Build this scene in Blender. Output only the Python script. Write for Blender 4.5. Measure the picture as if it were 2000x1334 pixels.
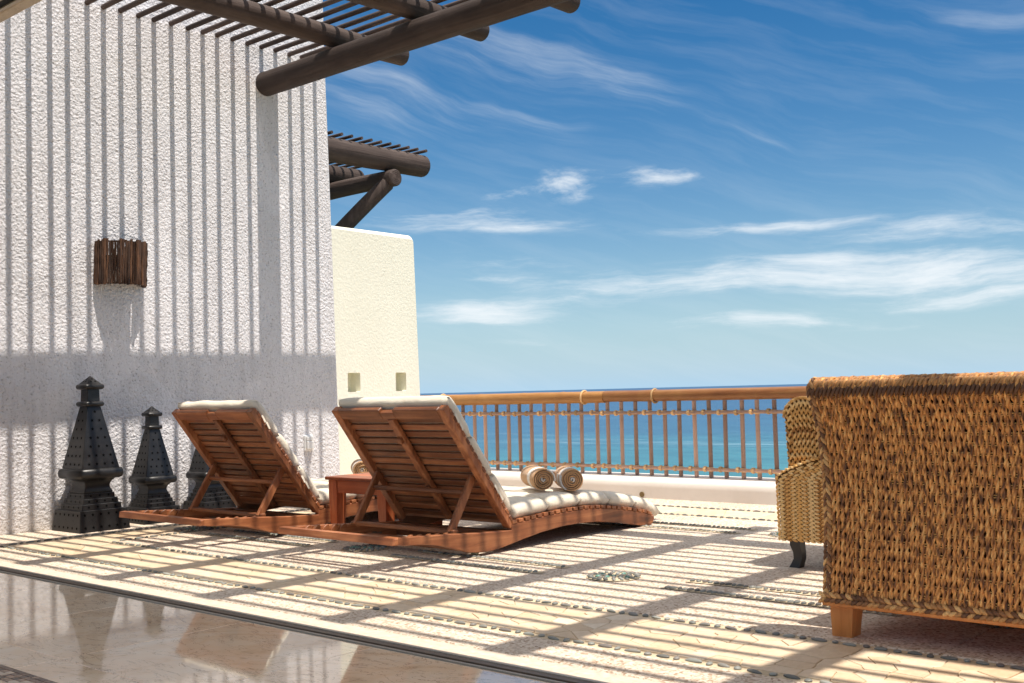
import bpy, bmesh, math, random
from mathutils import Vector, Matrix, noise as mnoise
random.seed(7)
U = 0.82            # one layout unit in metres (everything is laid out in units of the eye height, scaled at the end)
for o in list(bpy.data.objects): bpy.data.objects.remove(o)
scene = bpy.context.scene
COL = scene.collection
R = math.radians

# ------------------------------------------------------------------ camera
FPX = 2188.47; PW, PH = 2000.0, 1334.0
def nrm(v): return Vector(v).normalized()
AX = nrm((2460, -158, -FPX))      # world X, Y in camera axes (right, down, forward)
AY = nrm((1950, 48, FPX))
AZ = AX.cross(AY)
ROT = Matrix((AX, AY, AZ))        # camera axes -> world
def ray(px, py): return ROT @ Vector((px - 1000, py - 667, FPX))
cam_d = bpy.data.cameras.new('camera'); cam = bpy.data.objects.new('camera', cam_d); COL.objects.link(cam)
right = ROT @ Vector((1, 0, 0)); up = ROT @ Vector((0, -1, 0)); back = ROT @ Vector((0, 0, -1))
cam.matrix_world = Matrix.Translation((0, 0, 1.0 * U)) @ Matrix((right, up, back)).transposed().to_4x4()
cam_d.sensor_width = 36; cam_d.lens = 36 * FPX / PW
cam_d.clip_start = 0.05; cam_d.clip_end = 120000
scene.camera = cam
scene.cycles.max_bounces = 12; scene.cycles.diffuse_bounces = 8

# ------------------------------------------------------------------ world, sun, exposure
SUN_EL = 71.3
scene.view_settings.view_transform = 'Standard'; scene.view_settings.look = 'None'
scene.view_settings.gamma = 1.0; scene.view_settings.use_curve_mapping = False
scene.view_settings.exposure = 1.27
sun_d = bpy.data.lights.new('sun', 'SUN'); sun_d.energy = 2.6; sun_d.angle = R(0.55); sun_d.color = (1.0, 0.925, 0.83)
sun = bpy.data.objects.new('sun', sun_d); COL.objects.link(sun)
to_sun = Vector((math.cos(R(SUN_EL)), 0.0, math.sin(R(SUN_EL))))
sun.rotation_euler = to_sun.to_track_quat('Z', 'Y').to_euler(); sun.location = (8, 4, 20)

class NT:
    def __init__(s, tree): s.t = tree; s.n = tree.nodes; s.l = tree.links
    def node(s, typ, **kw):
        n = s.n.new(typ)
        for k, v in kw.items():
            if k.startswith('i_'):
                key = k[2:]
                key = int(key) if key.isdigit() else key.replace('_', ' ')
                inp = n.inputs[key]
                if hasattr(v, 'is_linked'): s.l.new(v, inp)
                else: inp.default_value = v
            else: setattr(n, k, v)
        return n
    def link(s, a, b): s.l.new(a, b)
    def math(s, op, a, b=None, c=None, clamp=False):
        n = s.n.new('ShaderNodeMath'); n.operation = op; n.use_clamp = clamp
        for i, v in enumerate((a, b, c)):
            if v is None: continue
            if hasattr(v, 'is_linked'): s.l.new(v, n.inputs[i])
            else: n.inputs[i].default_value = v
        return n.outputs[0]
    def ramp(s, fac, stops, interp='LINEAR'):
        n = s.n.new('ShaderNodeValToRGB'); n.color_ramp.interpolation = interp
        el = n.color_ramp.elements
        while len(el) > 1: el.remove(el[-1])
        el[0].position = stops[0][0]; el[0].color = (*stops[0][1], 1) if len(stops[0][1]) == 3 else stops[0][1]
        for p, c in stops[1:]:
            e = el.new(p); e.color = (*c, 1) if len(c) == 3 else c
        s.l.new(fac, n.inputs[0]); return n.outputs[0]
    def mix(s, fac, a, b, blend='MIX'):
        n = s.n.new('ShaderNodeMix'); n.data_type = 'RGBA'; n.blend_type = blend
        for inp, v in ((n.inputs[0], fac), (n.inputs[6], a), (n.inputs[7], b)):
            if hasattr(v, 'is_linked'): s.l.new(v, inp)
            else: inp.default_value = v if not isinstance(v, tuple) or len(v) == 4 else (*v, 1)
        return n.outputs[2]

def build_world():
    w = bpy.data.worlds.new('World'); scene.world = w; w.use_nodes = True
    T = NT(w.node_tree); T.n.clear()
    out = T.node('ShaderNodeOutputWorld'); bg = T.node('ShaderNodeBackground')
    T.link(bg.outputs[0], out.inputs[0])
    sky = T.node('ShaderNodeTexSky', sky_type='NISHITA', sun_disc=False, sun_elevation=R(SUN_EL), sun_rotation=R(90),
                 altitude=0.0, air_density=1.0, dust_density=.2, ozone_density=3.0)
    gm = T.node('ShaderNodeGamma', i_Color=sky.outputs[0], i_Gamma=1.0)
    hs = T.node('ShaderNodeHueSaturation', i_Saturation=1.42, i_Value=.455, i_Color=gm.outputs[0])
    tc = T.node('ShaderNodeTexCoord')
    sep = T.node('ShaderNodeSeparateXYZ', i_0=tc.outputs['Generated'])
    az = T.math('ARCTAN2', sep.outputs[0], sep.outputs[1])          # 0 = +Y, negative towards -X
    el = T.math('ARCSINE', sep.outputs[2])
    comb = T.node('ShaderNodeCombineXYZ', i_0=az, i_1=el, i_2=0.0)
    # pale marine haze low over the sea, the same all round
    haze = T.math('MULTIPLY', T.math('EXPONENT', T.math('MULTIPLY', T.math('MAXIMUM', el, 0.0), -12.5)), .92)
    base = T.mix(haze, hs.outputs[0], (2.05, 3.15, 4.15))
    # warp
    n0 = T.node('ShaderNodeTexNoise', i_Vector=comb.outputs[0], i_Scale=7.0, i_Detail=3.0)
    wv = T.node('ShaderNodeVectorMath', operation='MULTIPLY_ADD', i_0=n0.outputs['Color'], i_1=(0.10, 0.03, 0), i_2=comb.outputs[0])
    # low, level streaks and high, slanting wisps: one noise each
    mp = T.node('ShaderNodeMapping', i_Vector=wv.outputs[0], i_Scale=(6.0, 42.0, 1.0), i_Rotation=(0, 0, R(2)))
    nlow = T.node('ShaderNodeTexNoise', i_Vector=mp.outputs[0], i_Scale=1.0, i_Detail=6.0, i_Roughness=0.66)
    mp2 = T.node('ShaderNodeMapping', i_Vector=wv.outputs[0], i_Rotation=(0, 0, R(17)))
    mp3 = T.node('ShaderNodeMapping', i_Vector=mp2.outputs[0], i_Scale=(5.0, 44.0, 1.0))
    nhigh = T.node('ShaderNodeTexNoise', i_Vector=mp3.outputs[0], i_Scale=1.0, i_Detail=6.0, i_Roughness=0.62)
    mp4 = T.node('ShaderNodeMapping', i_Vector=wv.outputs[0], i_Scale=(22.0, 70.0, 1.0), i_Rotation=(0, 0, R(-14)))
    npuff = T.node('ShaderNodeTexNoise', i_Vector=mp4.outputs[0], i_Scale=1.0, i_Detail=5.0, i_Roughness=0.62)
    def total(bl, vec, rot=0.0):
        t = None; c, n_ = math.cos(R(rot)), math.sin(R(rot))
        for (px, py, wx, wy, amp) in bl:
            d = ray(px, py).normalized(); a, e = math.atan2(d.x, d.y) + .05, math.asin(d.z) + .015     # + mean of the warp
            a, e = a * c - e * n_, a * n_ + e * c
            sx, sy = FPX / wx, FPX / wy
            m = T.node('ShaderNodeVectorMath', operation='MULTIPLY_ADD', i_0=vec, i_1=(sx, sy, 0), i_2=(-a * sx, -e * sy, 0))
            l = T.node('ShaderNodeVectorMath', operation='DOT_PRODUCT', i_0=m.outputs[0], i_1=m.outputs[0])
            g = T.math('POWER', .3679, l.outputs['Value'])
            t = T.math('MULTIPLY_ADD', g, amp, 0.0 if t is None else t)
        return t
    low = total([(900, 420, 200, 28, .62), (1000, 440, 170, 14, .4), (930, 605, 150, 22, .75), (1010, 625, 110, 10, .4),
                 (1220, 560, 190, 26, .85), (1500, 545, 150, 20, .5), (1800, 525, 330, 38, 1.05), (1900, 440, 260, 22, .6),
                 (1480, 628, 200, 18, .75), (1500, 438, 210, 13, .6), (1020, 505, 160, 26, .42), (1600, 500, 200, 14, .45),
                 (1100, 662, 140, 8, .42), (1900, 580, 200, 16, .55), (1780, 625, 90, 8, .4), (960, 543, 90, 7, .4)], wv.outputs[0])
    high = total([(1150, 145, 260, 34, .55), (950, 80, 260, 70, .42), (820, 190, 240, 40, .55), (1050, 225, 120, 14, .5),
                  (1480, 255, 140, 12, .4), (1960, 40, 130, 24, .5), (720, 230, 160, 60, .35), (1180, 290, 140, 14, .22), (1450, 160, 120, 20, .25)], mp2.outputs[0], 17)
    puff = total([(1115, 360, 66, 26, 1.0), (1270, 346, 62, 17, .75), (985, 378, 60, 14, .5), (1560, 440, 60, 12, .4)], wv.outputs[0])
    def cov(nz, env, lo, hi):
        a = T.math('ADD', nz, T.math('MULTIPLY', T.math('SUBTRACT', env, 0.5), 0.34))
        m = T.node('ShaderNodeMapRange', interpolation_type='SMOOTHSTEP', clamp=True, i_0=a, i_1=lo, i_2=hi)
        return T.math('MULTIPLY', m.outputs[0], T.math('MINIMUM', T.math('MULTIPLY', env, 2.2), 1.0))
    c = T.math('MAXIMUM', T.math('MULTIPLY', cov(nlow.outputs[0], low, .36, .80), .84), T.math('MULTIPLY', cov(nhigh.outputs[0], high, .30, .90), .42))
    c = T.math('MAXIMUM', c, T.math('MULTIPLY', cov(npuff.outputs[0], puff, .34, .86), .80))
    # thin all-over veil of cirrus, wherever one looks
    veil = T.node('ShaderNodeMapRange', clamp=True, i_0=nhigh.outputs[0], i_1=.45, i_2=.85, i_3=0.0, i_4=.12)
    c = T.math('MAXIMUM', c, veil.outputs[0], clamp=True)
    # streaky cirrus added overhead on a flat layer, brightened as white fill light
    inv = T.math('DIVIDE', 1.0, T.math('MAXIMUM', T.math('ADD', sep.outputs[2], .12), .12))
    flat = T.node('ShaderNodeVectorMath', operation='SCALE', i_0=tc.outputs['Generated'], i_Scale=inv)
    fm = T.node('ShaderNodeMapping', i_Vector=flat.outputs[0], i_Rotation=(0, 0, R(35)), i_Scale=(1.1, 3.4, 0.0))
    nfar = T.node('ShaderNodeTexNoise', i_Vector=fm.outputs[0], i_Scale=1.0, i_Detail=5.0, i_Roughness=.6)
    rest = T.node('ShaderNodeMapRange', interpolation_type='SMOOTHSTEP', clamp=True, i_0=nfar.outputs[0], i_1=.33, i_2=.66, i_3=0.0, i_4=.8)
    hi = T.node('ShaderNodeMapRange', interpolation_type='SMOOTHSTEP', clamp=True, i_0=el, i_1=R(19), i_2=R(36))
    col = T.mix(c, base, (4.4, 4.6, 4.75))
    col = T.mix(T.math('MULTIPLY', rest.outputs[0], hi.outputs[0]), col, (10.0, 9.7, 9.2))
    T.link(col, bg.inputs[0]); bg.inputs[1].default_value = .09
build_world()

# ------------------------------------------------------------------ materials
MATS = {}
def newmat(name):
    m = bpy.data.materials.new(name); m.use_nodes = True; T = NT(m.node_tree); T.n.clear()
    out = T.node('ShaderNodeOutputMaterial'); b = T.node('ShaderNodeBsdfPrincipled'); T.link(b.outputs[0], out.inputs[0])
    tc = T.node('ShaderNodeTexCoord'); MATS[name] = m
    return T, b, tc.outputs['Object']
def bump(T, b, h, strength, dist):
    n = T.node('ShaderNodeBump', i_Strength=strength, i_Distance=dist * U, i_Height=h); T.link(n.outputs[0], b.inputs['Normal']); return n
def noise(T, vec, scale, detail=4, rough=.55, **k): return T.node('ShaderNodeTexNoise', i_Vector=vec, i_Scale=scale / U, i_Detail=detail, i_Roughness=rough, **k).outputs[0]
def stretch(T, vec, s): return T.node('ShaderNodeMapping', i_Vector=vec, i_Scale=s).outputs[0]

def m_stucco(name, c0, c1, scale, strength, dist, pit=.6):
    T, b, v = newmat(name)
    n1 = noise(T, v, scale, 3, .6); n2 = noise(T, v, scale * 2.7, 2, .5)
    vo = T.node('ShaderNodeTexVoronoi', i_Vector=v, i_Scale=scale * .8 / U, feature='SMOOTH_F1').outputs[0]
    big = noise(T, v, 1.3, 4)
    h = T.math('ADD', T.math('MULTIPLY', n1, 1.0), T.math('ADD', T.math('MULTIPLY', n2, .35), T.math('MULTIPLY', vo, -.55)))
    h = T.math('ADD', h, T.math('MULTIPLY', big, .5))
    col = T.mix(T.ramp(big, [(.3, (0, 0, 0)), (.72, (1, 1, 1))]), c0, c1)
    pit_shade = T.ramp(n1, [(.32, (.40, .38, .37)), (.42, (1, 1, 1))])  # small shadows of the pits, darkened into the colour where the noise dips
    col = T.mix(pit, col, pit_shade, 'MULTIPLY')
    run = noise(T, stretch(T, v, (5, 5, .5)), 2.0, 5, .65)
    col = T.mix(.55 if pit > .3 else .12, col, T.ramp(run, [(.30, (.84, .83, .82)), (.55, (1.02, 1.02, 1.02))]), 'MULTIPLY')
    if pit > .3:        # splash dirt along the foot of the wall and a few faint patched areas
        zz = T.node('ShaderNodeSeparateXYZ', i_0=v).outputs[2]
        foot = T.node('ShaderNodeMapRange', clamp=True, i_0=T.math('ADD', zz, T.math('MULTIPLY', noise(T, v, 5, 4), -.30)), i_1=-.16, i_2=.06, i_3=.55, i_4=0.0)
        col = T.mix(foot.outputs[0], col, (.55, .48, .40))
        patch = T.ramp(noise(T, v, .9, 3, .5, i_Distortion=.8), [(.56, (0, 0, 0)), (.60, (1, 1, 1))])
        h = T.math('MULTIPLY', h, T.math('SUBTRACT', 1.0, T.math('MULTIPLY', patch, .35)))
    T.link(col, b.inputs['Base Color']); b.inputs['Roughness'].default_value = .9; b.inputs['Specular IOR Level'].default_value = .2
    bump(T, b, h, strength, dist)
m_stucco('white_stucco', (.82, .80, .815), (.775, .755, .765), 52, 1.0, .024)
m_stucco('cream_stucco', (.82, .80, .675), (.78, .76, .635), 46, .35, .010, .06)
m_stucco('beige_stucco', (.45, .38, .31), (.40, .33, .27), 60, .8, .012)
m_stucco('curb_plaster', (.76, .71, .66), (.70, .64, .58), 14, .15, .006, .05)

def m_wood(name, axis, cols, rough=.42, sc=1.0, spec=.4, bs=.25):
    T, b, v = newmat(name)
    s = [26 * sc, 26 * sc, 26 * sc]; s[axis] = 1.6 * sc
    oi = T.node('ShaderNodeObjectInfo')
    off = T.node('ShaderNodeVectorMath', operation='ADD', i_0=v, i_1=T.node('ShaderNodeCombineXYZ', i_0=T.math('MULTIPLY', oi.outputs['Random'], 9.0), i_1=T.math('MULTIPLY', oi.outputs['Random'], 5.0), i_2=0.0).outputs[0]).outputs[0]
    g = noise(T, stretch(T, off, tuple(s)), 1.0, 6, .6, i_Distortion=.6)
    big = noise(T, off, 5 * sc, 3)
    fac = T.math('ADD', T.math('MULTIPLY', g, .75), T.math('MULTIPLY', big, .35))
    col = T.ramp(fac, [(.30, cols[0]), (.52, cols[1]), (.75, cols[2])])
    var = T.node('ShaderNodeMapRange', i_0=oi.outputs['Random'], i_3=.62, i_4=1.30)
    hs = T.node('ShaderNodeHueSaturation', i_Color=col, i_Value=var.outputs[0])
    wear = T.ramp(noise(T, v, 22, 5, .7), [(.60, (0, 0, 0)), (.76, (1, 1, 1))])
    c2 = T.mix(T.math('MULTIPLY', wear, .35), hs.outputs[0], cols[2])
    T.link(c2, b.inputs['Base Color'])
    T.link(T.math('ADD', T.math('MULTIPLY', g, .25), rough - .1), b.inputs['Roughness']); b.inputs['Specular IOR Level'].default_value = spec
    bump(T, b, g, bs, .004 if bs < .5 else .012)
TEAK = ((.085, .027, .012), (.24, .080, .030), (.44, .180, .074))
TEAKR = ((.20, .036, .013), (.38, .085, .028), (.50, .15, .055))
for i, a in enumerate('xyz'):
    m_wood('teak_' + a, i, TEAK)
    m_wood('red_teak_' + a, i, TEAKR, rough=.32)
m_wood('sofa_leg_wood', 2, ((.30, .092, .022), (.46, .165, .042), (.56, .23, .07)), rough=.38)
m_wood('log_x', 0, ((.038, .026, .021), (.068, .048, .041), (.115, .085, .073)), rough=.72, sc=.7, spec=.25, bs=.8)
m_wood('log_y', 1, ((.038, .026, .021), (.068, .048, .041), (.115, .085, .073)), rough=.72, sc=.7, spec=.25, bs=.8)
m_wood('log_z', 2, ((.038, .026, .021), (.068, .048, .041), (.115, .085, .073)), rough=.72, sc=.7, spec=.25, bs=.8)
m_wood('log_end', 2, ((.06, .045, .038), (.09, .07, .058), (.13, .10, .085)), rough=.8, sc=2)
m_wood('stick_bark', 2, ((.020, .010, .007), (.060, .028, .015), (.17, .078, .036)), rough=.7, sc=1.5, bs=.8)
m_wood('bamboo_light', 0, ((.30, .115, .03), (.47, .215, .06), (.58, .30, .10)), rough=.4, sc=.8)
m_wood('bamboo_red', 0, ((.17, .055, .02), (.36, .14, .045), (.50, .24, .08)), rough=.35, sc=.8)
m_wood('iron_rod', 2, ((.30, .175, .125), (.41, .255, .19), (.48, .315, .24)), rough=.55, spec=.4)
m_wood('lashing', 2, ((.46, .27, .115), (.58, .36, .165), (.66, .44, .22)), rough=.6)

def m_plain(name, col, rough=.5, metal=0.0, spec=.5, var=.06, nscale=8, bstr=0.0, bscale=60):
    T, b, v = newmat(name)
    n = noise(T, v, nscale, 5, .6)
    c = T.node('ShaderNodeHueSaturation', i_Color=(*col, 1), i_Value=T.node('ShaderNodeMapRange', i_0=n, i_1=.25, i_2=.75, i_3=1 - var * 2.5, i_4=1 + var * 2.5).outputs[0])
    T.link(c.outputs[0], b.inputs['Base Color'])
    T.link(T.node('ShaderNodeMapRange', i_0=n, i_1=.3, i_2=.7, i_3=rough - .05, i_4=rough + .07).outputs[0], b.inputs['Roughness'])
    b.inputs['Metallic'].default_value = metal; b.inputs['Specular IOR Level'].default_value = spec
    if bstr: bump(T, b, noise(T, v, bscale, 4, .6), bstr, .004)
m_plain('black_iron', (.026, .025, .025), .36, .35, .5, .12, 12, .12, 40)
m_plain('hole_darkness', (.004, .004, .004), .9, 0, .05)
m_plain('dark_leg', (.022, .017, .014), .35, 0, .5, .1)
m_plain('dark_bronze', (.13, .090, .060), .5, .0, .5, .1)
m_plain('groove_black', (.008, .007, .006), .7, 0, .2)
m_plain('alu_grey', (.36, .31, .25), .45, .2, .5, .05)
m_plain('switch_plastic', (.78, .77, .75), .4, 0, .5, .02)
m_plain('wheel_nylon', (.62, .56, .34), .5, 0, .5, .05)
m_plain('aged_brass', (.20, .14, .06), .5, .3, .4, .1)
m_plain('mortar', (.54, .44, .30), .9, 0, .2, .10, 20, .4, 120)
m_plain('wicker_core', (.045, .022, .010), .9, 0, .1)
m_plain('pale_core', (.13, .062, .020), .9, 0, .1)
m_plain('threshold_stone', (.58, .485, .385), .7, 0, .3, .10, 30, .3, 90)
m_plain('seat_cushion', (.62, .56, .47), .9, 0, .1, .03)
m_plain('ceiling_plaster', (.72, .66, .58), .9, 0, .2, .03)

def m_pebble():
    T, b, v = newmat('pebble')
    oi = T.node('ShaderNodeNewGeometry').outputs['Random Per Island']; oo = T.node('ShaderNodeObjectInfo').outputs['Random']
    f = T.math('FRACT', T.math('ADD', oi, oo))
    c = T.ramp(f, [(0, (.12, .118, .105)), (.3, (.18, .185, .165)), (.55, (.25, .255, .225)), (.75, (.16, .135, .12)), (.9, (.31, .31, .27))])
    n = noise(T, v, 60, 4)
    c = T.mix(.5, c, T.ramp(n, [(.3, (.6, .6, .6)), (.7, (1.3, 1.3, 1.3))]), 'MULTIPLY')
    T.link(c, b.inputs['Base Color']); b.inputs['Roughness'].default_value = .5
    T2, b2, v2 = newmat('green_pebble')
    b2.inputs['Base Color'].default_value = (.12, .26, .21, 1); b2.inputs['Roughness'].default_value = .35
m_pebble()

def m_aggregate():
    T, b, v = newmat('aggregate')
    vo = T.node('ShaderNodeTexVoronoi', i_Vector=v, i_Scale=95 / U)
    rnd = T.node('ShaderNodeSeparateColor', i_0=vo.outputs['Color']).outputs[0]
    c = T.ramp(rnd, [(0, (.30, .205, .135)), (.2, (.53, .42, .32)), (.45, (.66, .57, .465)), (.8, (.72, .65, .555)), (1, (.42, .31, .22))])
    big = noise(T, v, 1.7, 5, .6)
    c = T.mix(.55, c, T.ramp(big, [(.32, (.84, .77, .70)), (.62, (1.03, 1.0, .97))]), 'MULTIPLY')
    st = T.ramp(noise(T, v, 6, 6, .7), [(.66, (1, 1, 1)), (.80, (.80, .72, .62))])
    c = T.mix(.7, c, st, 'MULTIPLY')
    T.link(c, b.inputs['Base Color']); b.inputs['Roughness'].default_value = .82; b.inputs['Specular IOR Level'].default_value = .25
    bump(T, b, T.math('ADD', vo.outputs['Distance'], noise(T, v, 160, 2)), .35, .005)
m_aggregate()

def m_flag():
    T, b, v = newmat('flagstone')
    r = T.node('ShaderNodeObjectInfo').outputs['Random']
    c = T.ramp(r, [(0, (.60, .465, .315)), (.25, (.64, .515, .37)), (.5, (.67, .55, .41)), (.7, (.61, .48, .34)), (.85, (.70, .60, .47)), (1, (.64, .505, .36))])
    n = noise(T, v, 9, 7, .65, i_Distortion=1.2)
    c = T.mix(.7, c, T.ramp(n, [(.3, (.82, .72, .58)), (.6, (1.06, 1.04, 1.0))]), 'MULTIPLY')
    T.link(c, b.inputs['Base Color']); b.inputs['Roughness'].default_value = .62
    bump(T, b, n, .25, .006)
m_flag()

def m_marble():
    T, b, v = newmat('polished_marble')
    r = T.node('ShaderNodeObjectInfo').outputs['Random']
    off = T.node('ShaderNodeVectorMath', operation='ADD', i_0=v, i_1=T.node('ShaderNodeCombineXYZ', i_0=T.math('MULTIPLY', r, 30.0), i_1=T.math('MULTIPLY', r, 17.0), i_2=0.0).outputs[0]).outputs[0]
    n = noise(T, off, 2.2, 8, .62, i_Distortion=1.6)
    c = T.ramp(n, [(.28, (.68, .48, .30)), (.46, (.87, .66, .45)), (.60, (.90, .72, .52)), (.75, (.92, .79, .62))])
    vein = T.math('ABSOLUTE', T.math('SUBTRACT', noise(T, stretch(T, off, (1, 2.6, 1)), 3.0, 9, .62, i_Distortion=2.2), .5))
    c = T.mix(T.ramp(vein, [(0, (.75, .75, .75)), (.012, (0, 0, 0))]), c, (.17, .10, .06))
    v2 = T.math('ABSOLUTE', T.math('SUBTRACT', noise(T, stretch(T, off, (2.2, 1, 1)), 4.0, 7, .6, i_Distortion=1.5), .47))
    c = T.mix(T.ramp(v2, [(0, (.6, .6, .6)), (.008, (0, 0, 0))]), c, (.78, .70, .60))
    T.link(c, b.inputs['Base Color']); b.inputs['Roughness'].default_value = .045; b.inputs['IOR'].default_value = 1.8
    b.inputs['Coat Weight'].default_value = .4; b.inputs['Coat Roughness'].default_value = .03
    bump(T, b, noise(T, v, 3, 3), .03, .01)
m_marble()

def m_mosaic():
    T, b, v = newmat('mosaic_tile')
    r = T.node('ShaderNodeNewGeometry').outputs['Random Per Island']
    c = T.ramp(r, [(0, (.10, .06, .035)), (.3, (.30, .20, .13)), (.55, (.55, .44, .33)), (.75, (.18, .11, .07)), (1, (.62, .54, .44))], 'CONSTANT')
    T.link(c, b.inputs['Base Color']); b.inputs['Roughness'].default_value = .12
m_mosaic()

def m_cloth(name, c0, c1):
    T, b, v = newmat(name)
    n = noise(T, v, 7, 5, .6)
    T.link(T.mix(n, c0, c1), b.inputs['Base Color'])
    b.inputs['Roughness'].default_value = .95; b.inputs['Specular IOR Level'].default_value = .15
    b.inputs['Sheen Weight'].default_value = .15
    wv = T.math('MULTIPLY', noise(T, stretch(T, v, (1, 1, 1)), 260, 2), .12)
    fold = noise(T, stretch(T, v, (1.0, 2.4, 2.4)), 6, 4, .55, i_Distortion=.8)
    bump(T, b, T.math('ADD', fold, wv), .55, .018)
m_cloth('canvas', (.68, .60, .47), (.75, .68, .56))

def m_towel():
    T, b, v = newmat('striped_towel')
    x = T.node('ShaderNodeSeparateXYZ', i_0=v).outputs[1]
    at = T.node('ShaderNodeAttribute', attribute_name='turn').outputs['Fac']
    s1 = T.ramp(x, [(0, (1, 1, 1)), (.019 * U, (0, 0, 0)), (.085 * U, (1, 1, 1)), (.165 * U, (0, 0, 0))], 'CONSTANT')
    hem = T.ramp(at, [(0, (1, 1, 1)), (.16, (0, 0, 0)), (.955, (1, 1, 1))], 'CONSTANT')
    s1 = T.math('MULTIPLY', s1, T.math('GREATER_THAN', x, .02 * U))
    f = T.math('MAXIMUM', s1, T.math('MULTIPLY', hem, T.math('LESS_THAN', x, .05 * U)))
    c = T.mix(f, (.56, .315, .14), (.82, .78, .73))
    n = noise(T, v, 210, 3, .7)
    c = T.mix(.5, c, T.ramp(n, [(.3, (.7, .7, .7)), (.7, (1.15, 1.15, 1.15))]), 'MULTIPLY')
    T.link(c, b.inputs['Base Color']); b.inputs['Roughness'].default_value = 1.0; b.inputs['Sheen Weight'].default_value = .4
    b.inputs['Specular IOR Level'].default_value = .05
    bump(T, b, n, .9, .006)
m_towel()

def m_weave(name, stops, cord=False):
    T, b, v = newmat(name)
    r = T.node('ShaderNodeNewGeometry').outputs['Random Per Island']
    patch = noise(T, v, 4.5, 3, .6)
    f = T.math('ADD', T.math('MULTIPLY', r, .80), T.math('MULTIPLY', patch, .22))
    if cord:
        al = noise(T, stretch(T, v, (1.0, .2, .30)), 78, 2, .5)
        f = T.math('ADD', T.math('MULTIPLY', T.math('SUBTRACT', al, .5), 2.1), T.math('ADD', .34, T.math('MULTIPLY', r, .28)))
    c = T.ramp(f, stops)
    n = noise(T, stretch(T, v, (1, 1, .35)), 130, 4, .7)
    c = T.mix(.75, c, T.ramp(n, [(.3, (.55, .52, .5)), (.65, (1.2, 1.18, 1.15))]), 'MULTIPLY')
    T.link(c, b.inputs['Base Color']); b.inputs['Roughness'].default_value = .55; b.inputs['Specular IOR Level'].default_value = .35
    bump(T, b, n, .5, .004)
m_weave('dark_seagrass', [(.12, (.11, .050, .026)), (.32, (.26, .112, .044)), (.50, (.52, .225, .070)), (.70, (.78, .375, .115)), (.92, (.90, .53, .20))], True)
m_weave('braid_seagrass', [(.15, (.13, .060, .030)), (.36, (.28, .13, .055)), (.55, (.46, .23, .085)), (.75, (.66, .37, .14)), (.92, (.78, .50, .22))])
m_weave('pale_seagrass', [(.12, (.38, .165, .045)), (.32, (.64, .34, .10)), (.55, (.80, .465, .155)), (.72, (.85, .54, .21)), (.9, (.87, .62, .30))])

def m_sea():
    T, b, v = newmat('sea_water')
    geo = T.node('ShaderNodeNewGeometry').outputs['Position']
    ln = T.node('ShaderNodeVectorMath', operation='LENGTH', i_0=geo).outputs['Value']
    w = noise(T, stretch(T, geo, (.0022, .006, 1)), 1.0, 4)
    d = T.math('MULTIPLY', ln, T.math('ADD', .72, T.math('MULTIPLY', w, .56)))
    f = T.math('DIVIDE', T.math('LOGARITHM', d, 10.0), 5.0)
    c = T.ramp(f, [(.49, (.042, .170, .200)), (.535, (.036, .145, .200)), (.57, (.030, .108, .188)), (.62, (.025, .092, .180)), (.72, (.024, .082, .170)), (.9, (.026, .08, .160))])
    wave = noise(T, stretch(T, geo, (.03, .075, 1)), 1.0, 6, .6)
    c = T.mix(.8, c, T.ramp(wave, [(.35, (.74, .80, .85)), (.65, (1.26, 1.20, 1.15))]), 'MULTIPLY')
    wc = noise(T, stretch(T, geo, (.02, .11, 1)), 1.0, 8, .7)
    far = noise(T, stretch(T, geo, (.0011, .008, 1)), 1.0, 4, .6)
    c = T.mix(T.math('MULTIPLY', T.ramp(T.math('ADD', T.math('MULTIPLY', wc, .5), T.math('MULTIPLY', far, .5)), [(.57, (0, 0, 0)), (.66, (1, 1, 1))]), .28), c, (.40, .52, .58))
    T.link(c, b.inputs['Base Color']); b.inputs['Roughness'].default_value = .45; b.inputs['Specular IOR Level'].default_value = .22
    h = T.math('ADD', noise(T, stretch(T, geo, (.12, .3, 1)), 1.0, 5, .65), T.math('MULTIPLY', noise(T, stretch(T, geo, (.9, 1.6, 1)), 1.0, 4), .3))
    n = T.node('ShaderNodeBump', i_Strength=.7, i_Distance=1.6, i_Height=h); T.link(n.outputs[0], b.inputs['Normal'])
m_sea()
m_plain('hill_scrub', (.10, .10, .05), .95, 0, .1, .2, .8)

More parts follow.
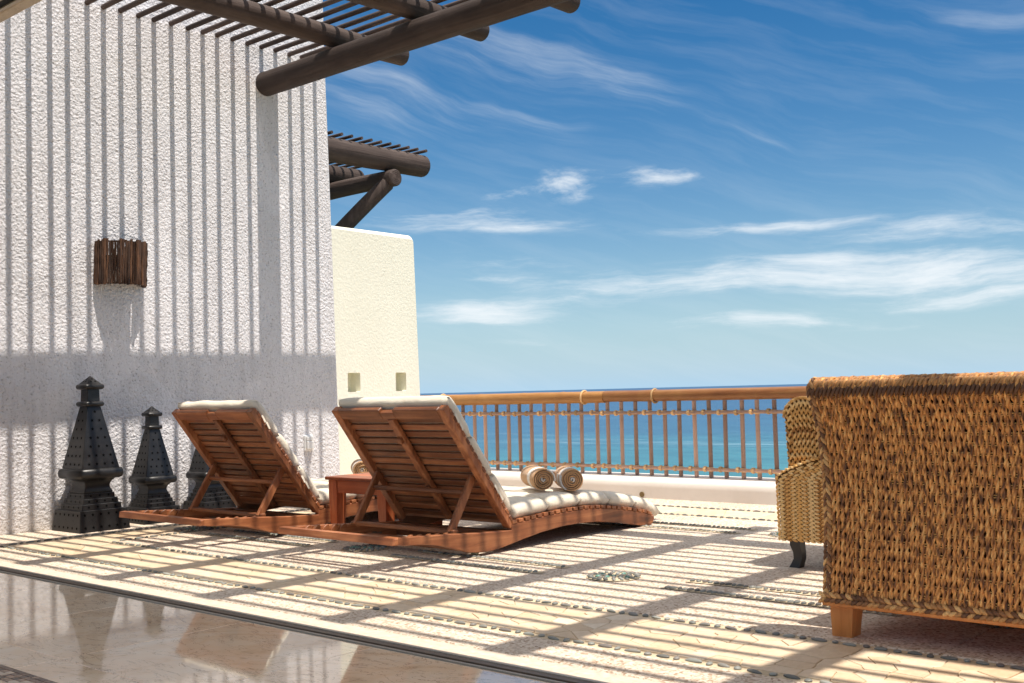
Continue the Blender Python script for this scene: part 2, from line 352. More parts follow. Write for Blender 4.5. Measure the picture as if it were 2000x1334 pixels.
# ------------------------------------------------------------------ mesh helpers
class MB:
    def __init__(s): s.v = []; s.f = []
    def add(s, vs, fs):
        o = len(s.v); s.v += [tuple(p) for p in vs]; s.f += [tuple(i + o for i in f) for f in fs]; return s
    def box(s, lo, hi, ch=0.0, M=None):
        lo = Vector(lo); hi = Vector(hi); c = (lo + hi) / 2; h = (hi - lo) / 2
        if ch <= 0:
            vs = [Vector((x, y, z)) for x in (-1, 1) for y in (-1, 1) for z in (-1, 1)]
            vs = [Vector((v.x * h.x, v.y * h.y, v.z * h.z)) + c for v in vs]
            fs = [(0, 1, 3, 2), (4, 6, 7, 5), (0, 4, 5, 1), (2, 3, 7, 6), (0, 2, 6, 4), (1, 5, 7, 3)]
        else:
            ch = min(ch, h.x * .45, h.y * .45, h.z * .45); vs = []; idx = {}
            for sx in (-1, 1):
                for sy in (-1, 1):
                    for sz in (-1, 1):
                        for a in range(3):
                            p = Vector((sx * (h.x - ch), sy * (h.y - ch), sz * (h.z - ch)))
                            p[a] = (sx, sy, sz)[a] * h[a]
                            idx[(sx, sy, sz, a)] = len(vs); vs.append(p + c)
            fs = []
            for a in range(3):
                b_, c_ = (a + 1) % 3, (a + 2) % 3
                for sg in (-1, 1):
                    q = []
                    for (u, w) in ((-1, -1), (1, -1), (1, 1), (-1, 1)):
                        k = [0, 0, 0]; k[a] = sg; k[b_] = u; k[c_] = w; q.append(idx[(*k, a)])
                    fs.append(tuple(q if sg > 0 else q[::-1]))
            for a in range(3):
                b_, c_ = (a + 1) % 3, (a + 2) % 3
                for u in (-1, 1):
                    for w in (-1, 1):
                        k0 = [0, 0, 0]; k1 = [0, 0, 0]; k0[a] = -1; k1[a] = 1; k0[b_] = k1[b_] = u; k0[c_] = k1[c_] = w
                        fs.append((idx[(*k0, b_)], idx[(*k1, b_)], idx[(*k1, c_)], idx[(*k0, c_)]))
            for sx in (-1, 1):
                for sy in (-1, 1):
                    for sz in (-1, 1): fs.append(tuple(idx[(sx, sy, sz, a)] for a in range(3)))
        if M is not None: vs = [M @ v for v in vs]
        return s.add(vs, fs)
    def beam(s, p, q, w, t, up=(0, 0, 1), ch=.004):
        """square bar from p to q, w wide (sideways), t thick (along up)"""
        p = Vector(p); q = Vector(q); d = (q - p); L = d.length; d.normalize()
        side = d.cross(Vector(up)).normalized(); u2 = side.cross(d).normalized()
        M = Matrix((d, side, u2)).transposed().to_4x4(); M.translation = p
        return s.box((0, -w / 2, -t / 2), (L, w / 2, t / 2), ch, M)
    def tube(s, pts, rad, n=10, caps=True, jitter=0.0, seed=0):
        pts = [Vector(p) for p in pts]; m = len(pts)
        if not hasattr(rad, '__len__'): rad = [rad] * m
        t0 = (pts[1] - pts[0]).normalized(); ref = Vector((0, 0, 1)) if abs(t0.z) < .9 else Vector((1, 0, 0))
        a = t0.cross(ref).normalized(); o = len(s.v)
        for i in range(m):
            t = (pts[min(i + 1, m - 1)] - pts[max(i - 1, 0)]).normalized()
            a = (a - t * a.dot(t)).normalized(); b = t.cross(a)
            for k in range(n):
                ang = 2 * math.pi * k / n; r = rad[i]
                if jitter: r *= 1 + jitter * mnoise.noise(Vector((math.cos(ang) * 1.3 + seed * 3.1, math.sin(ang) * 1.3, i * .45 + seed)))
                s.v.append(tuple(pts[i] + (a * math.cos(ang) + b * math.sin(ang)) * r))
        for i in range(m - 1):
            for k in range(n): s.f.append((o + i * n + k, o + i * n + (k + 1) % n, o + (i + 1) * n + (k + 1) % n, o + (i + 1) * n + k))
        if caps:
            s.f.append(tuple(o + k for k in range(n))[::-1]); s.f.append(tuple(o + (m - 1) * n + k for k in range(n)))
        return s
    def prism(s, prof, axis, a0, a1, ch=0.0):
        """closed 2D outline extruded along axis (0: prof=(y,z), 1: (x,z), 2: (x,y)), edges softened"""
        n = len(prof); cx = sum(p[0] for p in prof) / n; cy = sum(p[1] for p in prof) / n
        def P(p, a):
            if axis == 0: return (a, p[0], p[1])
            if axis == 1: return (p[0], a, p[1])
            return (p[0], p[1], a)
        o = len(s.v); rings = []
        def inset(d):
            out = []
            for i in range(n):
                p0, p1, p2 = prof[i - 1], prof[i], prof[(i + 1) % n]
                e1 = (p1[0] - p0[0], p1[1] - p0[1]); e2 = (p2[0] - p1[0], p2[1] - p1[1])
                nx, ny = -(e1[1] / (math.hypot(*e1) + 1e-9) + e2[1] / (math.hypot(*e2) + 1e-9)), (e1[0] / (math.hypot(*e1) + 1e-9) + e2[0] / (math.hypot(*e2) + 1e-9))
                l = math.hypot(nx, ny) + 1e-9
                out.append((p1[0] + nx / l * d, p1[1] + ny / l * d))
            return out
        area = sum(prof[i][0] * prof[(i + 1) % n][1] - prof[(i + 1) % n][0] * prof[i][1] for i in range(n))
        if area < 0: prof = prof[::-1]
        sg = 1 if a1 > a0 else -1
        if ch > 0:
            rings = [(inset(ch), a0), (prof, a0 + sg * ch), (prof, a1 - sg * ch), (inset(ch), a1)]
        else: rings = [(prof, a0), (prof, a1)]
        for pr, a in rings: s.v += [P(p, a) for p in pr]
        for r in range(len(rings) - 1):
            for k in range(n): s.f.append((o + r * n + k, o + r * n + (k + 1) % n, o + (r + 1) * n + (k + 1) % n, o + (r + 1) * n + k))
        s.f.append(tuple(o + k for k in range(n))[::-1]); s.f.append(tuple(o + (len(rings) - 1) * n + k for k in range(n)))
        return s
    def lens(s, c, d, nrml, L, w, t, n=6, e=.22, lf=-.30):
        """spindle: centre c, along d, length L, widest w across, t out along nrml"""
        c = Vector(c); d = Vector(d).normalized(); nr = Vector(nrml); nr = (nr - d * nr.dot(d)).normalized(); sd = d.cross(nr)
        o = len(s.v); rows = [(-.5, e, lf), (-.24, .90, .10), (.05, 1.0, .22), (.28, .88, .10), (.5, e, lf)]
        for (u, r, lift) in rows:
            for k in range(n):
                a = 2 * math.pi * k / n
                s.v.append(tuple(c + d * (u * L) + sd * (math.cos(a) * w / 2 * r) + nr * (math.sin(a) * t / 2 * r + lift * t)))
        m = len(rows)
        for i in range(m - 1):
            for k in range(n): s.f.append((o + i * n + k, o + i * n + (k + 1) % n, o + (i + 1) * n + (k + 1) % n, o + (i + 1) * n + k))
        s.f.append(tuple(o + k for k in range(n))[::-1]); s.f.append(tuple(o + (m - 1) * n + k for k in range(n)))
        return s
    def mesh(s, name, mat, smooth=None):
        me = bpy.data.meshes.new(name); me.from_pydata(s.v, [], s.f)
        bm = bmesh.new(); bm.from_mesh(me); bmesh.ops.recalc_face_normals(bm, faces=bm.faces); bm.to_mesh(me); bm.free()
        if mat: me.materials.append(MATS[mat])
        if smooth is not None:
            me.shade_smooth(); me.set_sharp_from_angle(angle=R(smooth))
        return me
def link(name, me, parent=None, loc=(0, 0, 0), rot=(0, 0, 0)):
    o = bpy.data.objects.new(name, me); COL.objects.link(o); o.location = loc; o.rotation_euler = rot
    if parent: o.parent = parent
    return o
def part(name, mb, mat, parent=None, smooth=40, loc=(0, 0, 0), rot=(0, 0, 0)): return link(name, mb.mesh(name, mat, smooth), parent, loc, rot)
def tag(o, label, cat, group=None):
    o['label'] = label; o['category'] = cat
    if group: o['group'] = group
    return o
def thing(name, label, cat, loc=(0, 0, 0), rotz=0, group=None):
    o = bpy.data.objects.new(name, None); COL.objects.link(o); o.location = loc; o.rotation_euler = (0, 0, rotz); o.empty_display_size = .1
    return tag(o, label, cat, group)
def struct(o): o['kind'] = 'structure'; return o
def stuff(o): o['kind'] = 'stuff'; return o
def copy_tree(o, parent=None):
    c = o.copy(); COL.objects.link(c); c.parent = parent
    for ch in list(o.children): copy_tree(ch, c)
    return c
def log(p, q, r0, r1, seed, seg=22, n=22, rnd=.25):
    """a peeled log with rounded-over ends, slightly crooked"""
    p = Vector(p); q = Vector(q); L = (q - p).length; pts = []; rad = []
    e = rnd * r0
    ts = [0, e * .25 / L, e * .6 / L, e / L] + [e / L + (1 - 2 * e / L) * i / seg for i in range(1, seg)] + [1 - e / L, 1 - e * .6 / L, 1 - e * .25 / L, 1]
    sc = [.80, .90, .965, 1.0] + [1.0] * (seg - 1) + [1.0, .965, .90, .80]
    for t, k in zip(ts, sc):
        wob = Vector((mnoise.noise((t * 3 + seed, 0, 1)), mnoise.noise((t * 3 + seed, 5, 1)), mnoise.noise((t * 3 + seed, 9, 1)))) * .010
        pts.append(p.lerp(q, t) + wob); rad.append((r0 + (r1 - r0) * t) * k * (1 + .015 * mnoise.noise((t * 9, seed, 2))))
    return MB().tube(pts, rad, n, True, .03, seed)

# ================================================================== the setting
WX = -8.63                       # face of the white wall
# --- sea, hillside
sea = MB(); rings = [60, 200, 400, 700, 1200, 2500, 6000, 15000, 45000, 100000]; n = 48
for r in rings:
    for k in range(n + 1):
        a = R(-115 + 230 * k / n); sea.v.append((math.sin(a) * r / U, math.cos(a) * r / U, -26 / U))
for i in range(len(rings) - 1):
    for k in range(n): sea.f.append((i * (n + 1) + k, i * (n + 1) + k + 1, (i + 1) * (n + 1) + k + 1, (i + 1) * (n + 1) + k))
struct(part('sea', sea, 'sea_water', smooth=None))
hb = MB(); gx, gy = 40, 30
for j in range(gy + 1):
    for i in range(gx + 1):
        x = -160 + 320 * i / gx; y = -60 + 170 * j / gy
        z = -4.2 - max(0, y - 7) * .42 + 1.2 * mnoise.noise((x * .06, y * .06, 0))
        hb.v.append((x, y, max(z, -36)))
for j in range(gy):
    for i in range(gx): hb.f.append((j * (gx + 1) + i, j * (gx + 1) + i + 1, (j + 1) * (gx + 1) + i + 1, (j + 1) * (gx + 1) + i))
struct(part('hillside', hb, 'hill_scrub', smooth=60))

# --- terrace floor: mortar bed, aggregate slabs, flagstones, pebbles
fl = MB().box((-9.4, 2.985, -.45), (4.0, 9.0, -.052)).box((-9.4, 3.083, -.051), (4.0, 9.0, -.0045))
terrace = struct(part('terrace_floor', fl, 'mortar', smooth=None))
def slab(x0, x1, y0, y1):
    g = .003
    part('paving_slab', MB().box((x0 + g, y0 + g, -.05), (x1 - g, y1 - g, 0), .004), 'aggregate', terrace, 30)
XJ = [-7.62 + 2.005 * i for i in range(7)]
xs = [-7.46] + [x for x in XJ if x > -7.3] + [3.9]
for a, b in zip(xs, xs[1:]): slab(a, b, 4.112, 7.42)
xs = [-8.62] + [-6.56 + 2.005 * i for i in range(6)]
for a, b in zip(xs, xs[1:]): slab(a, b, 3.20, 3.482)
slab(-8.62, -8.035, 3.482, 5.4); slab(-8.62, -8.035, 5.4, 7.97)
xs = [-8.62] + [-6.56 + 2.005 * i for i in range(6)]
for a, b in zip(xs, xs[1:]): slab(a, b, 7.965, 8.42)
part('threshold_strip', MB().box((-8.6, 3.085, -.05), (3.9, 3.197, -.001), .004), 'threshold_stone', terrace, 30)

def clip(poly, px, py, nx, ny):
    out = []
    for i in range(len(poly)):
        a, b = poly[i], poly[(i + 1) % len(poly)]
        da = (a[0] - px) * nx + (a[1] - py) * ny; db = (b[0] - px) * nx + (b[1] - py) * ny
        if da <= 0: out.append(a)
        if (da < 0 < db) or (db < 0 < da):
            t = da / (da - db); out.append((a[0] + (b[0] - a[0]) * t, a[1] + (b[1] - a[1]) * t))
    return out
def flagband(x0, x1, y0, y1, step):
    seeds = []; nx = max(1, round((x1 - x0) / step)); ny = max(1, round((y1 - y0) / (step * .95)))
    for i in range(nx):
        for j in range(ny):
            seeds.append((x0 + (x1 - x0) * (i + .5 + random.uniform(-.42, .42)) / nx, y0 + (y1 - y0) * (j + .5 + random.uniform(-.36, .36)) / ny))
    for k, (sx, sy) in enumerate(seeds):
        poly = [(x0, y0), (x1, y0), (x1, y1), (x0, y1)]
        for m, (ox, oy) in enumerate(seeds):
            if m == k or abs(ox - sx) > step * 3.2 or abs(oy - sy) > step * 3.2: continue
            dx, dy = ox - sx, oy - sy; l = math.hypot(dx, dy); g = .0022
            poly = clip(poly, (sx + ox) / 2 - dx / l * g, (sy + oy) / 2 - dy / l * g, dx / l, dy / l)
        if len(poly) < 3: continue
        poly = [(p[0] - sx, p[1] - sy) for p in poly]
        # worn, slightly uneven outline
        zt = random.uniform(-.0012, .0016)
        mb = MB(); nn = len(poly)
        mb.v = [(p[0], p[1], -.03) for p in poly] + [(p[0], p[1], zt - .002) for p in poly] + [(p[0] * .965, p[1] * .965, zt) for p in poly]
        for r in range(2):
            for q in range(nn): mb.f.append((r * nn + q, r * nn + (q + 1) % nn, (r + 1) * nn + (q + 1) % nn, (r + 1) * nn + q))
        mb.f.append(tuple(range(2 * nn, 3 * nn)))
        part('flagstone', mb, 'flagstone', terrace, None, (sx, sy, 0))
flagband(-7.97, -4.603, 3.545, 4.048, .155)
flagband(-4.597, -.75, 3.545, 4.048, .112)
flagband(-7.97, -7.53, 4.052, 7.45, .29)
flagband(-7.97, -1.9, 7.478, 7.905, .36)

# pebbles
def peb_mesh(seed, sub=2):
    bm = bmesh.new(); bmesh.ops.create_icosphere(bm, subdivisions=sub, radius=1)
    for v in bm.verts: v.co.x *= 1.0; v.co.y *= (1 - .30 * abs(v.co.x) ** 1.5); v.co *= 1 + .16 * mnoise.noise(v.co * 1.1 + Vector((seed * 7.3, 0, 0)))
    me = bpy.data.meshes.new('pebble'); bm.to_mesh(me); bm.free(); me.materials.append(MATS['pebble']); me.shade_smooth(); return me
PEB = [peb_mesh(i) for i in range(8)]; PEBLOW = [peb_mesh(20 + i, 1) for i in range(4)]
def pebble(x, y, sx, sy, rz, z=0.0, h=.0075):
    o = link('pebble', random.choice(PEB), terrace, (x, y, z - .001), (random.uniform(-.08, .08), random.uniform(-.08, .08), rz))
    o.scale = (sx, sy, h * random.uniform(.85, 1.2)); return o
loose = MB(); glass = MB()
def pebble_mb(mb, x, y, sx, sy, rz, z=0.0, h=.011):
    me = random.choice(PEBLOW); c, s_ = math.cos(rz), math.sin(rz)
    mb.add([(x + (v.co.x * sx) * c - (v.co.y * sy) * s_, y + (v.co.x * sx) * s_ + (v.co.y * sy) * c, z - .001 + v.co.z * h) for v in me.vertices], [tuple(p.vertices) for p in me.polygons])
def border(p, q, step, fn):
    p = Vector(p); q = Vector(q); L = (q - p).length; d = (q - p) / L; ang = math.atan2(d.y, d.x); s = 0; k = 0
    while s < L:
        long_ = k % 2 == 0
        sx = random.uniform(.026, .040) if long_ else random.uniform(.012, .017); sy = random.uniform(.011, .015) if long_ else random.uniform(.014, .019)
        s += sx * 1.12; c = p + d * s; n_ = random.uniform(-.006, .006)
        fn(c.x - d.y * n_, c.y + d.x * n_, sx, sy, ang + random.uniform(-.25, .25)); s += sx * 1.12 + step; k += 1
border((-8.0, 3.513), (-.7, 3.513), .012, pebble)
border((-7.49, 4.081), (-.7, 4.081), .012, pebble)
lf = lambda x, y, sx, sy, rz: pebble_mb(loose, x, y, sx, sy, rz, .001)
border((-8.003, 3.56), (-8.003, 7.9), .008, lf); border((-7.495, 4.14), (-7.495, 7.4), .008, lf)
border((-7.45, 7.449), (0, 7.449), .012, lf); border((-8.0, 7.934), (0, 7.934), .012, lf)
def upright_row(x0, x1, y, fn, z):
    x = x0
    while x < x1:
        fn(x, y + random.uniform(-.004, .004), random.uniform(.011, .016), random.uniform(.020, .027), random.uniform(-.55, .35), z); x += random.uniform(.029, .040)
def bed(x0, x1, y, w=.033):
    mb = MB(); o = [];
    m = 30
    for i in range(m + 1): mb.v.append((x0 + (x1 - x0) * i / m, y - w + random.uniform(-.006, .006), .004))
    for i in range(m + 1): mb.v.append((x0 + (x1 - x0) * i / m, y + w + random.uniform(-.006, .006), .004))
    for i in range(m): mb.f.append((i, i + 1, m + 2 + i, m + 1 + i))
    part('mortar_bed', mb, 'mortar', terrace, None)
pf = lambda x, y, sx, sy, rz, z: pebble(x, y, sx, sy, rz, z, .010)
lz = lambda x, y, sx, sy, rz, z: pebble_mb(loose, x, y, sx, sy, rz, z)
for (x0, x1) in ((-7.2, -6.05), (-5.2, -4.03), (-3.18, -2.02)):
    for y in (4.70, 4.925):
        bed(x0 - .03, x1 + .03, y); upright_row(x0, x1, y, pf if x0 > -6 and y < 4.8 else lz, .006)
for (x0, x1) in ((-7.2, -6.05), (-5.15, -3.96), (-3.18, -2.02)):
    for y in (6.68, 6.90):
        bed(x0 - .03, x1 + .03, y); upright_row(x0, x1, y, lz, .006)
for my in (4.82, 6.79):
    for mx in (-7.62 + .005, -5.61, -3.605, -1.60):
        mb = MB(); mb.v = [(mx, my, .004)] + [(mx + math.cos(2 * math.pi * k / 32) * .148 * random.uniform(.96, 1.05), my + math.sin(2 * math.pi * k / 32) * .148 * random.uniform(.96, 1.05), .004) for k in range(32)]
        mb.f = [(0, 1 + k, 1 + (k + 1) % 32) for k in range(32)]
        part('mortar_bed', mb, 'mortar', terrace, None)
        for (rr, cnt) in ((.125, 20), (.083, 13), (.045, 7)):
            for k in range(cnt):
                a = 2 * math.pi * (k + random.uniform(-.15, .15)) / cnt
                tgt = glass if rr < .09 and random.random() < .35 else loose
                pebble_mb(tgt, mx + math.cos(a) * rr, my + math.sin(a) * rr, .021, .0125, a + random.uniform(-.2, .2), .006)
        pebble_mb(glass, mx, my, .016, .016, 0, .006)
stuff(part('pebble_inlay', loose, 'pebble', terrace, 60)); stuff(part('glass_inlay', glass, 'green_pebble', terrace, 60))

# --- interior floor
inside = struct(part('interior_floor', MB().box((-8.6, -3.0, -.45), (4.0, 2.984, -.012)), 'groove_black', smooth=None))
ts = .86; y = 2.982; row = 0
while y > 0.4:
    x = -8.59
    while x < .6:
        if y - ts < 2.05 and y > 2.2 and False: pass
        part('marble_tile', MB().box((x + .0015, y - ts + .0015, -.03), (x + ts - .0015, y - .0015, -.004), .0015), 'polished_marble', inside, 30); x += ts
    y -= ts; row += 1
mos = MB()
for j in range(4):
    x = -8.0
    while x < -3.2:
        w = random.uniform(.022, .05); mos.box((x, 1.93 + j * .026 - .104, -.004), (x + w - .003, 1.93 + j * .026 - .104 + .023, .0005)); x += w
stuff(part('mosaic_border', mos, 'mosaic_tile', inside, None))
trk = thing('door_track', 'dark bronze sliding door track set in the floor between marble and terrace', 'door track', (-2.4, 3.0, 0))
def tb(name, y0, y1, z0, z1, mat): part(name, MB().box((-6.2, y0 - 3.0, z0), (6.2, y1 - 3.0, z1), .001), mat, trk, None)
tb('track_base', 2.985, 3.08, -.05, -.010, 'dark_bronze')
for (a, b, m) in ((3.062, 3.082, 'alu_grey'), (3.018, 3.024, 'dark_bronze'), (2.986, 2.996, 'alu_grey')):
    tb('track_fin', a, b, -.0098, .002, m)
tb('track_channel', 3.0245, 3.0615, -.0098, -.002, 'dark_bronze')

# --- white wall (end slightly battered)
ww = MB(); prof = [(1.2, -.3), (7.145, -.3), (7.145, 0), (7.085, 2.6), (7.04, 4.2), (7.0, 6.4), (1.2, 6.4)]
ww.prism(prof, 0, WX, -12.6, .03)
tag(part('stucco_wall', ww, 'white_stucco', None, 40), 'tall rough white stucco wall striped with slat shadows', 'wall')
# --- cream wall with two niches
def cream():
    t = thing('parapet_wall', 'smooth cream wall with rounded top and two square niches', 'wall', (-8.75, 7.7, 0))
    x1, x0 = 0.0, -.34
    ys = [-.72, 7.335 - 7.7, 7.50 - 7.7, 7.985 - 7.7, 8.135 - 7.7]
    yend = lambda z: 8.405 - 7.7 - .03 * z
    z0, zn0, zn1, zt = -.3, 1.03, 1.225, 2.70
    # outline with rounded shoulder, front face split round the niches
    bm = bmesh.new()
    top = [(-.72, zt + .01)]
    r = .085; cx = yend(zt) - r; cz = zt - r
    for k in range(0, 9):
        a = R(90 - 90 * k / 8); top.append((cx + math.cos(a) * r, cz + math.sin(a) * r))
    out = [(-.72, z0), (yend(0), z0)] + top[::-1]
    mb = MB().prism(out, 0, x1, x0, .045)
    me = mb.mesh('wall_body', 'cream_stucco', 35)
    bm = bmesh.new(); bm.from_mesh(me)
    o = link('wall_body', me, t)
    # niche cutters
    cut = MB()
    for (a, b) in ((ys[1], ys[2]), (ys[3], ys[4])): cut.box((-.155, a, zn0), (.1, b, zn1), .008)
    co = link('cutter', cut.mesh('cutter', 'cream_stucco'))
    co.location = t.location
    md = o.modifiers.new('niches', 'BOOLEAN'); md.object = co; md.operation = 'DIFFERENCE'; md.solver = 'EXACT'
    bpy.context.view_layer.update()
    dg = bpy.context.evaluated_depsgraph_get()
    me2 = bpy.data.meshes.new_from_object(o.evaluated_get(dg)); o.modifiers.clear(); o.data = me2
    me2.shade_smooth(); me2.set_sharp_from_angle(angle=R(35))
    bpy.data.objects.remove(co); bm.free()
cream()
# --- curb under the railing
cp = [(8.40, -.3), (8.40, .10), (8.405, .135), (8.425, .162), (8.47, .180), (8.60, .202), (8.68, .200), (8.70, .18), (8.70, -.3)]
cb = thing('low_parapet', 'low white plastered kerb wall carrying the railing', 'wall', (-3.0, 8.4, 0))
part('kerb_body', MB().prism([(a - 8.40, b) for a, b in cp], 0, -5.9, 7.0, 0), 'curb_plaster', cb, 50)
dr = MB().tube([(-2.935, -.012, .034), (-2.935, .02, .034)], .024, 14)
part('drain_pipe', dr, 'aged_brass', cb, 40)

# --- house roof edge and door head; unseen roof slab cut short for skylight
hd = thing('door_lintel', 'beige stucco door head with dark sliding door frame overhead', 'lintel', (-2.3, 3.0, 3.385))
part('roof_slab', MB().box((-6.3, -2.1, .0), (8.0, .0, .32), .01), 'ceiling_plaster', hd, 30)
part('fascia', MB().box((-6.3, .0005, .0), (8.0, .083, .32), .006), 'beige_stucco', hd, 30)
for (a, b, z, m) in ((-.045, -.022, -.012, 'alu_grey'), (-.105, -.045, -.004, 'groove_black'), (-.128, -.105, -.014, 'alu_grey'), (-.19, -.128, -.004, 'groove_black'), (-.215, -.19, -.014, 'alu_grey')):
    part('head_rail', MB().box((-6.0, a, z), (9.0, b, -.0005), .001), m, hd, None)
jb = tag(part('door_jamb', MB().box((-8.55, 2.80, -.003), (-7.075, 3.0, 3.37), .01), 'beige_stucco', None, 30), 'beige stucco door jamb beside the sliding door track', 'door jamb')

# ================================================================== pergola over the terrace
pg = thing('pergola', 'dark brown log pergola with closely spaced round slats casting stripes', 'pergola', (-7.0, 5.0, 4.0))
def pl(p): return (p[0] + 7.0, p[1] - 5.0, p[2] - 4.0)
part('beam', log(pl((-8.80, 6.30, 3.945)), pl((1.5, 6.30, 3.945)), .113, .118, 3, 40), 'log_x', pg, 60)
for i in range(8):
    x = -7.60 + 1.01 * i
    part('cross_pole', log(pl((x, 3.19, 4.158)), pl((x, 7.12 + random.uniform(-.03, .03), 4.158)), .098, .092, 11 + i, 22), 'log_y', pg, 60)
sl = []
for k in range(25):
    y = 3.25 + .1583 * k + random.uniform(-.010, .010)
    if y > 7.0: continue
    z0 = 4.292 + random.uniform(-.003, .003); r = .0232
    pts = [pl((-8.66 + 9.6 * t, y + .006 * math.sin(t * 9 + k), z0 - .022 * t + .004 * math.sin(t * 14 + 2 * k))) for t in [i / 24 for i in range(25)]]
    part('slat', MB().tube(pts, r, 8), 'log_x', pg, 60)
# --- neighbour's pergola beyond the wall
ng = thing('log_pergola', 'second log pergola with diagonal brace behind the cream wall', 'pergola', (-9.3, 8.4, 3.4))
def pn(p): return (p[0] + 9.3, p[1] - 8.4, p[2] - 3.4)
part('cross_pole', log(pn((-9.3, 6.9, 3.625)), pn((-9.3, 9.0, 3.625)), .135, .127, 31), 'log_y', ng, 60)
part('cross_pole', log(pn((-10.28, 6.9, 3.60)), pn((-10.28, 8.86, 3.60)), .12, .115, 33), 'log_y', ng, 60)
part('cross_pole', log(pn((-11.3, 6.9, 3.60)), pn((-11.3, 8.9, 3.60)), .12, .115, 35), 'log_y', ng, 60)
nb = part('beam', log(pn((-12.3, 8.40, 3.40)), pn((-9.13, 8.40, 3.40)), .10, .096, 37, rnd=.18), 'log_x', ng, 60)
ce = MB()
for r in (.078, .058, .038, .018):
    pts = [pn((-9.131, 8.40 + math.cos(2 * math.pi * k / 24) * r * (1 + .06 * math.sin(3 * k)), 3.40 + math.sin(2 * math.pi * k / 24) * r)) for k in range(25)]
    ce.tube(pts, .0035, 5, False)
part('growth_rings', ce, 'log_z', nb, 60)
bd = Vector((-.30, -.345, -.46)); b0 = Vector((-9.24, 8.385, 3.36))
part('brace', log(pn(b0), pn(b0 + bd * 3.75), .084, .084, 41), 'log_z', ng, 60)
for k in range(15):
    y = 8.935 - .1385 * k
    part('slat', MB().tube([pn((-9.19, y, 3.785)), pn((-12.2, y, 3.775))], .0175, 10), 'log_x', ng, 60)

# ================================================================== sconce and outlet on the wall
sc = thing('wall_sconce', 'half round wall lamp of bundled bark sticks', 'wall lamp', (WX, 4.79, 2.137))
ns = 31
for k in range(ns):
    a = math.pi * (k + .5) / ns
    if k == 20: continue
    rr = random.uniform(.0095, .0165); rad = .205
    x = math.sin(a) * .190 + .006; y = -math.cos(a) * .215
    zt = .183 + random.uniform(-.012, .012); zb = -.183 + random.uniform(-.006, .006)
    pts = []
    for i in range(9):
        t = i / 8
        pts.append((x + random.uniform(-.003, .003), y + .010 * t - .005 + random.uniform(-.0035, .0035), zb + (zt - zb) * t))
    part('stick', MB().tube(pts, [rr * random.uniform(.75, 1.12) for _ in pts], 7), 'stick_bark', sc, 60)
for z in (-.172, .17):
    pts = [(math.sin(math.pi * i / 20) * .176 + .004, -math.cos(math.pi * i / 20) * .203, z) for i in range(21)]
    part('rim', MB().tube(pts, .008, 6), 'stick_bark', sc, 60)
part('stick', MB().tube([(.178, .078, -.18), (.180, .077, -.05)], .010, 7), 'stick_bark', sc, 60)
part('stick', MB().tube([(.178, .080, .04), (.180, .080, .185)], .010, 7), 'stick_bark', sc, 60)
hp = [(.002, -.19), (.002, .19)] + [(math.sin(math.pi * i / 16) * .155 + .004, math.cos(math.pi * i / 16) * .185) for i in range(1, 16)]
part('lamp_plate', MB().prism(hp, 2, .052, .060, 0), 'dark_bronze', sc, 30)
part('lamp_bulb', MB().tube([(.07, 0, .050), (.07, 0, .02), (.07, 0, -.02), (.07, 0, -.05), (.07, 0, -.066)], [.016, .02, .03, .026, .010], 12), 'switch_plastic', sc, 60)
ol = thing('outlet_cover', 'white weatherproof outlet cover on the stucco wall', 'outlet', (WX, 6.725, .552))
part('back_plate', MB().box((-.01, -.05, -.075), (.022, .05, .075), .006), 'switch_plastic', ol, 30)
part('flip_lid', MB().box((.0225, -.04, -.058), (.05, .04, .02), .008), 'switch_plastic', ol, 30)
part('flip_lid', MB().box((.0225, -.04, .023), (.046, .04, .062), .008), 'switch_plastic', ol, 30)

# ================================================================== iron lanterns
def loft(prof, cr=.06):
    """square rings (z, half-width) with softly clipped corners"""
    mb = MB(); n = 8
    for (z, h) in prof:
        c = h * (1 - cr)
        mb.v += [(h, -c, z), (h, c, z), (c, h, z), (-c, h, z), (-h, c, z), (-h, -c, z), (-c, -h, z), (c, -h, z)]
    for i in range(len(prof) - 1):
        for k in range(n): mb.f.append((i * n + k, i * n + (k + 1) % n, (i + 1) * n + (k + 1) % n, (i + 1) * n + k))
    mb.f.append(tuple(range(n))[::-1]); mb.f.append(tuple((len(prof) - 1) * n + k for k in range(n)))
    return mb
def rollprof(z0, z1, hin, hout, m=8):
    return [(z0, hin)] + [((z0 + z1) / 2 - math.cos(math.pi * i / m) * (z1 - z0) / 2, hin + (hout - hin) * math.sin(math.pi * i / m) ** .6) for i in range(1, m)] + [(z1, hin)]
